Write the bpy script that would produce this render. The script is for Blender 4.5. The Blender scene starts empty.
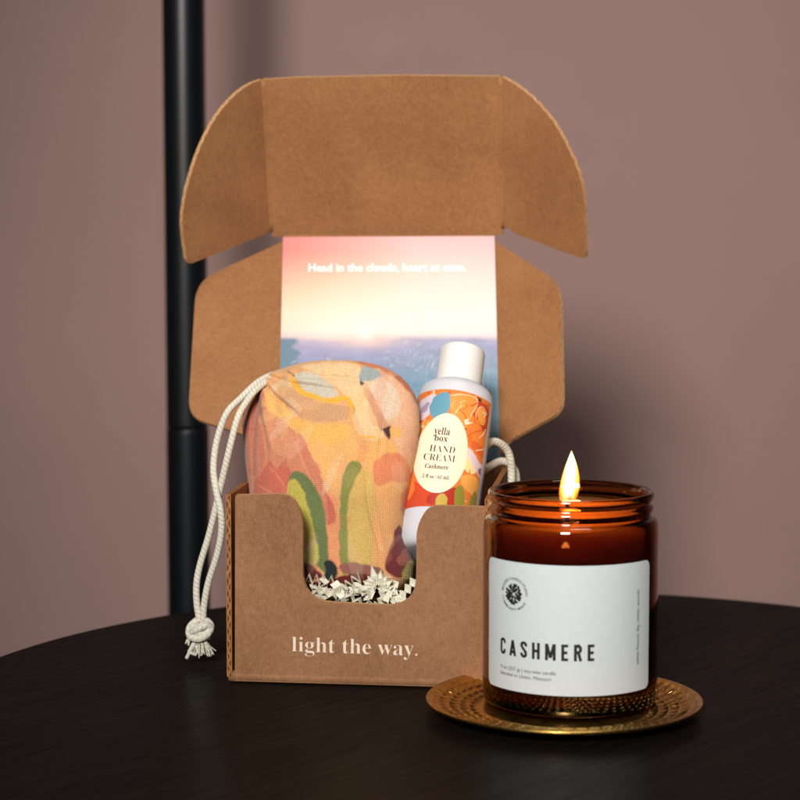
import bpy, bmesh, math, random
import numpy as np
from mathutils import Vector, Matrix, noise

SC = bpy.context.scene
COL = SC.collection
random.seed(7)
PI = math.pi

# ------------------------------------------------------------------ camera model
CAMH, F, PITCH = 0.213, 2050.0, math.atan(188 / 2050.0)
CAM = Vector((0, 0, CAMH))
RIGHT = Vector((1, 0, 0))
UP = Vector((0, math.sin(PITCH), math.cos(PITCH)))
FWD = Vector((0, math.cos(PITCH), -math.sin(PITCH)))
Z = Vector((0, 0, 1))

def ray(px, py):
    return FWD + RIGHT * ((px - 400) / F) + UP * ((400 - py) / F)

def hit(px, py, p, n):
    d = ray(px, py)
    return CAM + d * ((Vector(p) - CAM).dot(n) / d.dot(n))

def proj(p):
    q = Vector(p) - CAM
    f = q.dot(FWD)
    return 400 + F * q.dot(RIGHT) / f, 400 - F * q.dot(UP) / f

def hit_cyl(px, py, c, ax, r):
    d = ray(px, py)
    d1 = d - ax * d.dot(ax)
    o = CAM - c
    o1 = o - ax * o.dot(ax)
    A, B, C_ = d1.dot(d1), 2 * d1.dot(o1), o1.dot(o1) - r * r
    disc = max(B * B - 4 * A * C_, 0.0)
    return CAM + d * ((-B - math.sqrt(disc)) / (2 * A))

# ------------------------------------------------------------------ colour / materials
def lin(c):
    o = []
    for v in c:
        v = v / 255.0
        o.append(v / 12.92 if v <= 0.04045 else ((v + 0.055) / 1.055) ** 2.4)
    return tuple(o)

class NT:
    def __init__(s, name):
        s.m = bpy.data.materials.new(name)
        s.m.use_nodes = True
        s.t = s.m.node_tree
        s.t.nodes.clear()
        s.out = s.n('ShaderNodeOutputMaterial')
    def n(s, k, ins=None, **kw):
        nd = s.t.nodes.new(k)
        for a, b in kw.items():
            setattr(nd, a, b)
        for i, v in (ins or {}).items():
            if isinstance(v, bpy.types.NodeSocket):
                s.t.links.new(v, nd.inputs[i])
            else:
                nd.inputs[i].default_value = v
        return nd
    def surf(s, sh):
        s.t.links.new(sh, s.out.inputs['Surface'])
        return s.m
    def coord(s, scale=(1, 1, 1), rot=(0, 0, 0), src='Object'):
        tc = s.n('ShaderNodeTexCoord')
        mp = s.n('ShaderNodeMapping', {'Vector': tc.outputs[src], 'Scale': scale, 'Rotation': rot})
        return mp.outputs[0]
    def noise(s, vec, scale, detail=4, rough=0.55, dist=0.0):
        return s.n('ShaderNodeTexNoise', {'Vector': vec, 'Scale': scale, 'Detail': detail, 'Roughness': rough, 'Distortion': dist}).outputs['Fac']
    def ramp(s, fac, stops):
        r = s.n('ShaderNodeValToRGB', {'Fac': fac})
        cr = r.color_ramp
        while len(cr.elements) < len(stops):
            cr.elements.new(0.5)
        for e, (p, c) in zip(cr.elements, stops):
            e.position = p
            e.color = (*c, 1) if len(c) == 3 else c
        return r.outputs['Color']
    def mix(s, f, a, b, mode='MIX'):
        m = s.n('ShaderNodeMix', data_type='RGBA', blend_type=mode)
        for i, v in ((0, f), (6, a), (7, b)):
            if isinstance(v, bpy.types.NodeSocket):
                s.t.links.new(v, m.inputs[i])
            else:
                m.inputs[i].default_value = (*v, 1) if isinstance(v, tuple) and len(v) == 3 else v
        return m.outputs[2]
    def math(s, op, a, b=0.0, c=0.0):
        m = s.n('ShaderNodeMath', operation=op)
        for i, v in enumerate((a, b, c)):
            if isinstance(v, bpy.types.NodeSocket):
                s.t.links.new(v, m.inputs[i])
            else:
                m.inputs[i].default_value = v
        return m.outputs[0]
    def bump(s, h, strength=0.3, dist=0.001):
        return s.n('ShaderNodeBump', {'Height': h, 'Strength': strength, 'Distance': dist}).outputs[0]

def g3(v):
    return (v, v, v)

def principled(name, base, rough=0.6, spec=0.3, metal=0.0, **extra):
    t = NT(name)
    ins = {'Base Color': (*base, 1), 'Roughness': rough, 'Specular IOR Level': spec, 'Metallic': metal}
    ins.update(extra)
    b = t.n('ShaderNodeBsdfPrincipled', ins)
    return t, b

def kraft(name, c_dark, c_mid, c_light):
    t = NT(name)
    v = t.coord()
    n1 = t.noise(v, 26, 3, 0.5)
    n2 = t.noise(v, 1700, 3, 0.7)
    n3 = t.noise(t.coord((350, 1400, 350)), 1.0, 3, 0.6)
    v4 = t.noise(v, 230, 5, 0.7)
    n5 = t.noise(t.coord((1500, 300, 160)), 1.0, 2, 0.6)
    f = t.math('MULTIPLY_ADD', n2, 0.46, t.math('MULTIPLY', n1, 0.22))
    f = t.math('ADD', f, t.math('MULTIPLY', v4, 0.10))
    f = t.math('ADD', f, t.math('MULTIPLY', n3, 0.20))
    f = t.math('ADD', f, t.math('MULTIPLY', n5, 0.12))
    col = t.ramp(f, [(0.38, c_dark), (0.56, c_mid), (0.74, c_light)])
    bmp = t.bump(t.math('ADD', n2, t.math('MULTIPLY', n1, 1.2)), 0.22, 0.0006)
    b = t.n('ShaderNodeBsdfPrincipled', {'Base Color': col, 'Roughness': 0.82, 'Specular IOR Level': 0.18, 'Normal': bmp})
    return t.surf(b.outputs[0])

M = {}
M['kraft_out'] = kraft('kraft_outside', lin((108, 75, 51)), lin((141, 101, 71)), lin((163, 121, 89)))
M['kraft_in'] = kraft('kraft_inside', lin((108, 72, 44)), lin((143, 98, 62)), lin((166, 121, 84)))

def flute_mat(name, hole, wid, c0, c1):
    t = NT(name)
    uv = t.n('ShaderNodeUVMap').outputs[0]
    sp = t.n('ShaderNodeSeparateXYZ', {0: uv})
    nn = t.noise(t.coord(), 700, 3)
    n2 = t.noise(t.coord(), 260, 2)
    u = t.math('MULTIPLY_ADD', n2, 0.0016, sp.outputs[0])
    w = t.math('MULTIPLY_ADD', t.math('SUBTRACT', nn, 0.5), 0.3, sp.outputs[1])
    wav = t.math('MULTIPLY_ADD', t.math('SINE', t.math('MULTIPLY', u, 2 * PI / 0.0058)), 0.22, 0.5)
    d = t.math('ABSOLUTE', t.math('SUBTRACT', w, wav))
    wall = t.n('ShaderNodeMapRange', {0: d, 1: wid, 2: wid + 0.12, 3: 1.0, 4: 0.0}).outputs[0]
    liner = t.n('ShaderNodeMapRange', {0: t.math('ABSOLUTE', t.math('SUBTRACT', w, 0.5)), 1: 0.26, 2: 0.34, 3: 0.0, 4: 1.0}).outputs[0]
    solid = t.math('MAXIMUM', wall, liner)
    pap = t.ramp(nn, [(0.3, c0), (0.7, c1)])
    col = t.mix(solid, hole, pap)
    b = t.n('ShaderNodeBsdfPrincipled', {'Base Color': col, 'Roughness': 0.9, 'Specular IOR Level': 0.1})
    return t.surf(b.outputs[0])
M['flute'] = flute_mat('corrugated_rim', lin((150, 108, 70)), 0.14, lin((168, 122, 80)), lin((214, 172, 126)))
M['flute_open'] = flute_mat('corrugated_edge', lin((72, 42, 24)), 0.19, lin((128, 84, 50)), lin((164, 114, 72)))

def attr_mat(name, rough, spec, bumpfn=None, grain=0.0, gscale=900):
    t = NT(name)
    a = t.n('ShaderNodeAttribute', attribute_name='print')
    col = a.outputs['Color']
    v = t.coord()
    if grain:
        n = t.noise(v, gscale, 3, 0.7)
        col = t.mix(1.0, col, t.ramp(n, [(0.3, g3(1 - grain)), (0.7, g3(1.0))]), 'MULTIPLY')
    ins = {'Base Color': col, 'Roughness': rough, 'Specular IOR Level': spec}
    if bumpfn:
        col2, nrm = bumpfn(t, col)
        ins['Base Color'] = col2
        ins['Normal'] = nrm
    return t, t.n('ShaderNodeBsdfPrincipled', ins)

def weave(t, col):
    uv = t.n('ShaderNodeUVMap').outputs[0]
    nz = t.n('ShaderNodeTexNoise', {'Vector': t.coord(), 'Scale': 160.0, 'Detail': 2.0}).outputs['Color']
    uvn = t.n('ShaderNodeMixRGB', {0: 0.0006, 1: uv, 2: nz}, blend_type='ADD').outputs[0]
    sp = t.n('ShaderNodeSeparateXYZ', {0: uvn})
    P = 0.00125
    a = t.math('SINE', t.math('MULTIPLY', t.math('ADD', sp.outputs[0], sp.outputs[1]), 2 * PI / P))
    b = t.math('SINE', t.math('MULTIPLY', t.math('SUBTRACT', sp.outputs[0], sp.outputs[1]), 2 * PI / P))
    h = t.math('MULTIPLY', a, b)
    fine = t.noise(t.coord(), 1500, 2)
    dark = t.ramp(t.math('MULTIPLY_ADD', h, 0.35, 0.5), [(0.12, g3(0.62)), (0.6, g3(1.10))])
    col = t.mix(1.0, col, dark, 'MULTIPLY')
    col = t.mix(0.55, col, t.mix(1.0, col, t.ramp(fine, [(0.3, g3(0.70)), (0.7, g3(1.25))]), 'MULTIPLY'))
    return col, t.bump(t.math('ADD', h, t.math('MULTIPLY', fine, 0.8)), 0.5, 0.0004)
t, b = attr_mat('printed_cotton', 0.9, 0.08, weave)
t.t.nodes[b.name].inputs['Sheen Weight'].default_value = 0.15
M['pouch'] = t.surf(b.outputs[0])
t, b = attr_mat('printed_card', 0.45, 0.35, grain=0.05)
M['card'] = t.surf(b.outputs[0])
t, b = attr_mat('printed_wrap', 0.33, 0.45)
M['wrap'] = t.surf(b.outputs[0])

t, b = principled('white_plastic', (0.70, 0.685, 0.67), 0.32, 0.45)
b.inputs['Subsurface Weight'].default_value = 0.1
b.inputs['Subsurface Radius'].default_value = (0.004, 0.004, 0.004)
M['white'] = t.surf(b.outputs[0])
t, b = principled('satin_white_plastic', (0.54, 0.55, 0.60), 0.38, 0.4)
M['bottle'] = t.surf(b.outputs[0])

def paper(name, c, var=0.05, rough=0.7):
    t = NT(name)
    n = t.noise(t.coord(), 420, 4, 0.6)
    col = t.ramp(n, [(0.3, tuple(x * (1 - var) for x in c)), (0.7, tuple(min(1, x * (1 + var)) for x in c))])
    b = t.n('ShaderNodeBsdfPrincipled', {'Base Color': col, 'Roughness': rough, 'Specular IOR Level': 0.25,
                                         'Normal': t.bump(n, 0.08, 0.0004)})
    return t.surf(b.outputs[0])
M['label'] = paper('label_paper', (0.585, 0.635, 0.65), 0.03, 0.55)
M['oval'] = paper('cream_paper', (0.74, 0.66, 0.50), 0.02, 0.5)
M['shred'] = paper('crinkle_paper', (0.66, 0.64, 0.53), 0.10, 0.8)
M['ink_black'] = paper('black_ink', (0.018, 0.016, 0.016), 0.1, 0.6)
M['ink_brown'] = paper('dark_brown_ink', (0.045, 0.030, 0.024), 0.1, 0.6)
M['ink_cream'] = paper('pale_ink', lin((222, 203, 184)), 0.08, 0.7)
M['ink_white'] = paper('white_ink', (0.92, 0.90, 0.87), 0.02, 0.6)

def cord_mat():
    t = NT('cotton_cord')
    uv = t.n('ShaderNodeUVMap').outputs[0]
    sp = t.n('ShaderNodeSeparateXYZ', {0: uv})
    s1 = t.math('SINE', t.math('MULTIPLY', t.math('ADD', sp.outputs[0], t.math('MULTIPLY', sp.outputs[1], 0.0042)), 2 * PI / 0.0021))
    n = t.noise(t.coord(), 1300, 3, 0.7)
    h = t.math('MULTIPLY_ADD', s1, 0.22, n)
    col = t.ramp(t.math('MULTIPLY_ADD', s1, 0.10, t.math('MULTIPLY', n, 1.0)), [(0.1, lin((172, 164, 146))), (0.6, lin((214, 209, 194)))])
    b = t.n('ShaderNodeBsdfPrincipled', {'Base Color': col, 'Roughness': 0.92, 'Specular IOR Level': 0.1,
                                         'Normal': t.bump(h, 0.7, 0.0006), 'Sheen Weight': 0.2})
    return t.surf(b.outputs[0])
M['cord'] = cord_mat()

def wall_mat():
    t = NT('mauve_wall_paint')
    v = t.coord()
    n = t.noise(v, 4.5, 6, 0.62)
    f = t.noise(v, 130, 4, 0.6)
    col = t.ramp(n, [(0.3, (0.262, 0.165, 0.150)), (0.7, (0.288, 0.182, 0.166))])
    b = t.n('ShaderNodeBsdfPrincipled', {'Base Color': col, 'Roughness': 0.7, 'Specular IOR Level': 0.2, 'Normal': t.bump(f, 0.15, 0.001)})
    return t.surf(b.outputs[0])
M['wall'] = wall_mat()

def wood_mat():
    t = NT('espresso_wood')
    v = t.coord((1, 1, 1), (0, 0, math.radians(-52)))
    st = t.n('ShaderNodeMapping', {'Vector': v, 'Scale': (14, 420, 40)}).outputs[0]
    n1 = t.noise(st, 1.0, 5, 0.65, 0.4)
    st2 = t.n('ShaderNodeMapping', {'Vector': v, 'Scale': (40, 1500, 60)}).outputs[0]
    n2 = t.noise(st2, 1.0, 3, 0.6)
    f = t.math('MULTIPLY_ADD', n1, 0.6, t.math('MULTIPLY', n2, 0.4))
    col = t.ramp(f, [(0.32, (0.002, 0.0014, 0.0012)), (0.5, (0.0048, 0.0033, 0.0027)), (0.7, (0.0088, 0.0060, 0.0050))])
    bmp = t.bump(f, 0.35, 0.0007)
    d = t.n('ShaderNodeBsdfDiffuse', {'Color': col, 'Roughness': 0.5, 'Normal': bmp})
    rr = t.ramp(f, [(0.3, g3(0.33)), (0.7, g3(0.22))])
    gl = t.n('ShaderNodeBsdfGlossy', {'Color': (0.9, 0.92, 0.95, 1), 'Roughness': rr, 'Normal': bmp})
    fac = t.ramp(f, [(0.3, g3(0.030)), (0.7, g3(0.060))])
    mx = t.n('ShaderNodeMixShader', {0: fac, 1: d.outputs[0], 2: gl.outputs[0]})
    return t.surf(mx.outputs[0])
M['wood'] = wood_mat()

t, b = principled('black_powder_coat', (0.003, 0.004, 0.0052), 0.36, 0.36)
M['pole'] = t.surf(b.outputs[0])
t, b = principled('dark_floor', (0.05, 0.04, 0.035), 0.6, 0.3)
M['floor'] = t.surf(b.outputs[0])

def glass_mat():
    t = NT('amber_glass')
    b = t.n('ShaderNodeBsdfPrincipled', {'Base Color': (0.225, 0.060, 0.0105, 1), 'Roughness': 0.0, 'IOR': 1.5, 'Transmission Weight': 1.0})
    return t.surf(b.outputs[0])
M['glass'] = glass_mat()

def wax_mat():
    t, b = principled('soy_wax', (0.80, 0.70, 0.52), 0.45, 0.35)
    b.inputs['Subsurface Weight'].default_value = 0.6
    b.inputs['Subsurface Radius'].default_value = (0.012, 0.006, 0.003)
    b.inputs['Subsurface Scale'].default_value = 1.0
    return t.surf(b.outputs[0])
M['wax'] = wax_mat()
t, b = principled('charred_wick', (0.01, 0.008, 0.006), 0.9, 0.1)
M['wick'] = t.surf(b.outputs[0])

def flame_mat():
    t = NT('flame')
    v = t.coord()
    z = t.n('ShaderNodeSeparateXYZ', {0: v}).outputs[2]
    k = t.n('ShaderNodeMapRange', {0: z, 1: FL_Z0, 2: FL_Z1, 3: 0.0, 4: 1.0}).outputs[0]
    st = t.ramp(k, [(0.0, g3(0.05)), (0.14, g3(0.32)), (0.32, g3(1.0)), (0.8, g3(1.3)), (1.0, g3(1.6))])
    sx = t.n('ShaderNodeSeparateXYZ', {0: v})
    ax_ = t.math('MULTIPLY_ADD', k, ft.x - fb.x, fb.x)
    dx = t.math('SUBTRACT', sx.outputs[0], t.math('ADD', ax_, 0.0003))
    dy = t.math('SUBTRACT', sx.outputs[1], fb.y)
    r = t.math('SQRT', t.math('ADD', t.math('MULTIPLY', dx, dx), t.math('MULTIPLY', dy, dy)))
    rn = t.n('ShaderNodeMapRange', {0: r, 1: fw * .30, 2: fw * .92, 3: 0.0, 4: 1.0}).outputs[0]
    fc = t.ramp(rn, [(0.0, (1.0, 0.74, 0.40)), (0.45, (1.0, 0.36, 0.07)), (0.85, (0.9, 0.15, 0.010))])
    fc = t.mix(t.math('LESS_THAN', k, 0.10), fc, (0.9, 0.30, 0.06))
    em = t.n('ShaderNodeEmission', {'Color': fc, 'Strength': t.math('MULTIPLY', st, 2000.0)})
    t.t.links.new(em.outputs[0], t.out.inputs['Volume'])
    return t.m

def gold_mat():
    t = NT('hammered_brass')
    n = t.noise(t.coord(), 180, 4, 0.6)
    col = t.ramp(n, [(0.3, (0.42, 0.235, 0.055)), (0.7, (0.74, 0.46, 0.13))])
    b = t.n('ShaderNodeBsdfPrincipled', {'Base Color': col, 'Metallic': 1.0, 'Roughness': t.ramp(n, [(0.3, g3(0.34)), (0.7, g3(0.20))]),
                                         'Normal': t.bump(n, 0.15, 0.0008)})
    return t.surf(b.outputs[0])
M['gold'] = gold_mat()

# ------------------------------------------------------------------ object helpers
def thing(name, label, cat, loc):
    o = bpy.data.objects.new(name, None)
    COL.objects.link(o)
    o.location = loc
    o.empty_display_size = 0.02
    o['label'] = label
    o['category'] = cat
    return o

def attach(o, parent):
    o.parent = parent
    if parent.parent is None and parent.type == 'EMPTY':
        o.matrix_parent_inverse = Matrix.Translation(-Vector(parent.location))
    else:
        o.matrix_parent_inverse = Matrix.Identity(4)

def mk(name, verts, faces, mat, parent=None, smooth=False, uvs=None, colors=None, mats=None, midx=None):
    me = bpy.data.meshes.new(name)
    me.from_pydata([tuple(v) for v in verts], [], faces)
    for m in (mats or [mat]):
        me.materials.append(m)
    if midx is not None:
        me.polygons.foreach_set('material_index', midx)
    if smooth:
        me.polygons.foreach_set('use_smooth', [True] * len(me.polygons))
    if uvs is not None:
        ul = me.uv_layers.new(name='UVMap')
        idx = np.empty(len(me.loops), dtype=np.int32)
        me.loops.foreach_get('vertex_index', idx)
        ul.data.foreach_set('uv', np.asarray(uvs, dtype=np.float32)[idx].ravel())
    if colors is not None:
        a = me.color_attributes.new('print', 'FLOAT_COLOR', 'POINT')
        c = np.ones((len(verts), 4), dtype=np.float32)
        c[:, :3] = colors
        a.data.foreach_set('color', c.ravel())
    me.update()
    o = bpy.data.objects.new(name, me)
    COL.objects.link(o)
    if parent is not None:
        attach(o, parent)
    return o

def grid_faces(nr, nc, wrap=False):
    f = []
    for r in range(nr - 1):
        for c in range(nc if wrap else nc - 1):
            c2 = (c + 1) % nc
            f.append((r * nc + c, r * nc + c2, (r + 1) * nc + c2, (r + 1) * nc + c))
    return f

def panel(name, outline, normal, thick, mat_front, mat_back, parent, rim='flute'):
    """A sheet of corrugated board: flat outline (front face) with thickness behind it and a fluted rim."""
    pts = [Vector(p) for p in outline]
    n = normal.normalized()
    area = Vector((0, 0, 0))
    for i, p in enumerate(pts):
        area += p.cross(pts[(i + 1) % len(pts)])
    if area.dot(n) < 0:
        pts.reverse()
    k = len(pts)
    V = list(pts) + [p - n * thick for p in pts]
    faces = [tuple(range(k)), tuple(range(2 * k - 1, k - 1, -1))]
    midx = [0, 1]
    for i in range(k):
        j = (i + 1) % k
        faces.append((j, i, k + i, k + j))
        midx.append(2)
    me = bpy.data.meshes.new(name)
    me.from_pydata([tuple(v) for v in V], [], faces)
    for m in (mat_front, mat_back, M[rim]):
        me.materials.append(m)
    me.polygons.foreach_set('material_index', midx)
    ul = me.uv_layers.new(name='UVMap')
    L = [0.0]
    for i in range(k):
        L.append(L[-1] + (pts[(i + 1) % k] - pts[i]).length)
    for pi, pol in enumerate(me.polygons):
        if pi < 2:
            continue
        i = pi - 2
        vals = [(L[i + 1], 0), (L[i], 0), (L[i], 1), (L[i + 1], 1)]
        for li, v in zip(pol.loop_indices, vals):
            ul.data[li].uv = v
    me.update()
    o = bpy.data.objects.new(name, me)
    COL.objects.link(o)
    attach(o, parent)
    return o

def round_poly(pts, rad, seg=5):
    """Round the corners of a 2D polygon; rad is a number or one radius per corner."""
    out = []
    n = len(pts)
    for i, p in enumerate(pts):
        r = rad[i] if isinstance(rad, (list, tuple)) else rad
        p = Vector(p).to_2d()
        a = Vector(pts[i - 1]).to_2d() - p
        b = Vector(pts[(i + 1) % n]).to_2d() - p
        if r <= 0:
            out.append(tuple(p))
            continue
        r = min(r, a.length * 0.45, b.length * 0.45)
        s, e = p + a.normalized() * r, p + b.normalized() * r
        for k in range(seg + 1):
            t = k / seg
            q = s * (1 - t) ** 2 + p * (2 * t * (1 - t)) + e * t * t
            out.append(tuple(q))
    return out

def catmull(pts, per=12):
    pts = [Vector(p) for p in pts]
    P = [pts[0] * 2 - pts[1]] + pts + [pts[-1] * 2 - pts[-2]]
    out = []
    for i in range(1, len(P) - 2):
        for k in range(per):
            t = k / per
            a, b, c, d = P[i - 1], P[i], P[i + 1], P[i + 2]
            out.append(0.5 * (2 * b + (c - a) * t + (2 * a - 5 * b + 4 * c - d) * t * t + (3 * b - a - 3 * c + d) * t ** 3))
    out.append(pts[-1])
    return out

def tube_data(pts, rad, seg=12):
    """Swept tube; returns verts, faces, uvs."""
    V, UV, fr = [], [], None
    n = len(pts)
    acc = 0
    for i, p in enumerate(pts):
        t = (pts[min(i + 1, n - 1)] - pts[max(i - 1, 0)]).normalized()
        if fr is None:
            ref = Vector((0, 0, 1)) if abs(t.z) < 0.9 else Vector((1, 0, 0))
            fr = t.cross(ref).normalized()
        fr = (fr - t * fr.dot(t)).normalized()
        bn = t.cross(fr)
        if i:
            acc += (p - pts[i - 1]).length
        r = rad(i / (n - 1)) if callable(rad) else rad
        for k in range(seg):
            a = 2 * PI * k / seg
            V.append(p + fr * (math.cos(a) * r) + bn * (math.sin(a) * r))
            UV.append((acc, k / seg))
    Fc = grid_faces(n, seg, True)
    Fc.append(tuple(reversed(range(seg))))
    Fc.append(tuple(range((n - 1) * seg, n * seg)))
    return V, Fc, UV

def merge(parts):
    V, Fc, UV = [], [], []
    for v, f, u in parts:
        o = len(V)
        V += v
        UV += u
        Fc += [tuple(i + o for i in q) for q in f]
    return V, Fc, UV

def lathe(profile, c, ax=Z, seg=96, ref=None):
    ax = ax.normalized()
    e1 = (ref or Vector((1, 0, 0)))
    e1 = (e1 - ax * e1.dot(ax)).normalized()
    e2 = ax.cross(e1)
    V = []
    for r, h in profile:
        for k in range(seg):
            a = 2 * PI * k / seg
            V.append(c + ax * h + (e1 * math.cos(a) + e2 * math.sin(a)) * max(r, 1e-5))
    return V, grid_faces(len(profile), seg, True)

def fine_profile(pts, per=5, keep=()):
    """Chaikin-smooth a lathe profile."""
    p = [Vector(q) for q in pts]
    for _ in range(2):
        o = [p[0]]
        for a, b in zip(p[:-1], p[1:]):
            o += [a * 0.75 + b * 0.25, a * 0.25 + b * 0.75]
        o.append(p[-1])
        p = o
    return [(q.x, q.y) for q in p]

def serif(s):
    return ''.join(chr(0x1D41A + ord(c) - 97) if 'a' <= c <= 'z' else chr(0x1D400 + ord(c) - 65) if 'A' <= c <= 'Z' else c for c in s)

def text2d(s, offset=0.0, spacing=1.0, res=3, shear=0.0):
    cu = bpy.data.curves.new('lettering', 'FONT')
    cu.body = s
    cu.offset = offset
    cu.space_character = spacing
    cu.resolution_u = res
    cu.shear = shear
    o = bpy.data.objects.new('lettering', cu)
    COL.objects.link(o)
    me = bpy.data.meshes.new_from_object(o)
    vs = np.array([v.co[:] for v in me.vertices])[:, :2]
    fs = [tuple(p.vertices) for p in me.polygons]
    bpy.data.objects.remove(o)
    bpy.data.curves.remove(cu)
    bpy.data.meshes.remove(me)
    vs[:, 0] -= vs[:, 0].min()
    return vs, fs

def fit_text(s, w, h=None, caph=0.69, **kw):
    """Text scaled to width w; h scales the cap height separately."""
    vs, fs = text2d(s, **kw)
    sx = w / vs[:, 0].max()
    sy = sx if h is None else h / caph
    return [(x * sx, y * sy) for x, y in vs], fs

# ------------------------------------------------------------------ 2D prints
def inside(px, py, poly):
    poly = np.asarray(poly, dtype=float)
    x0, y0 = poly[:, 0], poly[:, 1]
    x1, y1 = np.roll(x0, -1), np.roll(y0, -1)
    res = np.zeros(px.shape, dtype=bool)
    for a, b, c, d in zip(x0, y0, x1, y1):
        if b == d:
            continue
        cond = ((b > py) != (d > py)) & (px < (c - a) * (py - b) / (d - b) + a)
        res ^= cond
    return res

def smooth_poly(poly, it=2):
    p = np.asarray(poly, dtype=float)
    for _ in range(it):
        q = np.roll(p, -1, axis=0)
        p = np.stack([p * 0.75 + q * 0.25, p * 0.25 + q * 0.75], 1).reshape(-1, 2)
    return p

def stroke_mask(px, py, pts, w):
    m = np.zeros(px.shape, dtype=bool)
    pts = catmull([(x, y, 0) for x, y in pts], 6)
    for a, b in zip(pts[:-1], pts[1:]):
        dx, dy = b.x - a.x, b.y - a.y
        L = dx * dx + dy * dy + 1e-9
        t = np.clip(((px - a.x) * dx + (py - a.y) * dy) / L, 0, 1)
        m |= (px - a.x - t * dx) ** 2 + (py - a.y - t * dy) ** 2 < (w / 2) ** 2
    return m

def paint(px, py, base, layers):
    col = np.empty(px.shape + (3,))
    col[:] = lin(base)
    for kind, c, pts, *r in layers:
        if kind == 'p':
            m = inside(px, py, smooth_poly(pts, 2))
        elif kind == 'q':
            m = inside(px, py, np.asarray(pts, dtype=float))
        else:
            m = stroke_mask(px, py, pts, r[0])
        col[m] = lin(c)
    return col

# ================================================================== SETTING
WALL_Y, FLOOR_Z = 1.62, -0.55
wall = mk('wall', [(-3, WALL_Y, FLOOR_Z), (3, WALL_Y, FLOOR_Z), (3, WALL_Y, 2.2), (-3, WALL_Y, 2.2),
                   (-3, WALL_Y + .1, FLOOR_Z), (3, WALL_Y + .1, FLOOR_Z), (3, WALL_Y + .1, 2.2), (-3, WALL_Y + .1, 2.2)],
          [(0, 1, 2, 3), (5, 4, 7, 6), (3, 2, 6, 7), (1, 0, 4, 5), (0, 3, 7, 4), (2, 1, 5, 6)], M['wall'])
wall['kind'] = 'structure'
floor = mk('floor', [(-3, -2, FLOOR_Z), (3, -2, FLOOR_Z), (3, WALL_Y, FLOOR_Z), (-3, WALL_Y, FLOOR_Z)], [(0, 1, 2, 3)], M['floor'])
floor['kind'] = 'structure'

# ------------------------------------------------------------------ table
edge_px = [(0, 655), (80, 632), (165, 613), (660, 595), (730, 598), (800, 605)]
ep = [hit(x, y, (0, 0, 0), Z) for x, y in edge_px]
A = np.array([[2 * p.x, 2 * p.y, 1] for p in ep])
B = np.array([p.x ** 2 + p.y ** 2 for p in ep])
sol = np.linalg.lstsq(A, B, rcond=None)[0]
TC = Vector((sol[0], sol[1], 0))
TR = math.sqrt(sol[2] + sol[0] ** 2 + sol[1] ** 2)
print('TABLE', TC, TR)
table = thing('round_table', 'round dark brown wooden table carrying the open box and the candle', 'table', (TC.x, TC.y, FLOOR_Z))
V, Fc = lathe([(0, 0), (TR - 0.02, 0), (TR - 0.0025, 0)], TC, seg=256)
top_prof = [(0, -0.022), (TR - 0.004, -0.022), (TR - 0.001, -0.021), (TR, -0.019), (TR, -0.003), (TR - 0.0008, -0.0008), (TR - 0.003, 0), (TR * 0.5, 0), (0, 0)]
V, Fc = lathe(top_prof, TC, seg=256)
mk('table_top', V, Fc, M['wood'], table)
V, Fc = lathe([(0, -0.06), (0.09, -0.06), (0.09, -0.0225), (0, -0.0225)], TC, seg=48)
mk('mounting_plate', V, Fc, M['pole'], table)
V, Fc = lathe(fine_profile([(0.0, FLOOR_Z + .001), (0.19, FLOOR_Z + .001), (0.19, FLOOR_Z + .015), (0.03, FLOOR_Z + .03), (0.022, FLOOR_Z + .1), (0.022, -0.0605), (0, -0.0605)]), TC, seg=48)
mk('pedestal', V, Fc, M['pole'], table, smooth=True)

# ------------------------------------------------------------------ pole
PP = hit(186.3, 300, (0, 1.33, 0), Vector((0, 1, 0)))
PR = 21.3 / F * 1.325
SEAM = hit(186, 428, (0, 1.33, 0), Vector((0, 1, 0))).z
pole = thing('metal_pole', 'slim glossy black metal pole standing behind the table and the box', 'pole', (PP.x, PP.y, FLOOR_Z))
base = Vector((PP.x, PP.y, 0))
V, Fc = lathe([(0, FLOOR_Z), (PR, FLOOR_Z), (PR, FLOOR_Z + .002), (PR, SEAM - 0.003), (PR, SEAM - 0.0012), (PR * 0.985, SEAM), (PR * 0.9, SEAM), (0, SEAM)], base, seg=64)
mk('lower_tube', V, Fc, M['pole'], pole, smooth=False)
V, Fc = lathe([(0, SEAM + .0007), (PR * 0.95, SEAM + .0007), (PR * 0.985, SEAM + 0.0012), (PR * 0.985, SEAM + .003), (PR * 0.985, 1.498), (PR * .985, 1.5), (0, 1.5)], base, seg=64)
mk('upper_tube', V, Fc, M['pole'], pole, smooth=False)
for o in pole.children:
    for p in o.data.polygons:
        p.use_smooth = abs(p.normal.z) < 0.3

# ================================================================== GIFT BOX
FL = hit(227.0, 683.0, (0, 0, 0), Z)
FR = hit(489.5, 690.5, (0, 0, 0), Z)
U = (FR - FL).normalized()
Vd = Vector((-U.y, U.x, 0))
W = (FR - FL).length
D, T = 0.130, 0.0024
NF = -Vd                                    # outward normal of the front
HB = hit(360, 496.5, FL, Vd).z
print('BOX', W, HB, FL, FR)
def bx(u, v, z):
    return FL + U * u + Vd * v + Z * z
box = thing('gift_box', 'open brown cardboard box with its lid standing up and white lettering on its front', 'box', tuple(bx(W / 2, D / 2, 0)))

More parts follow.
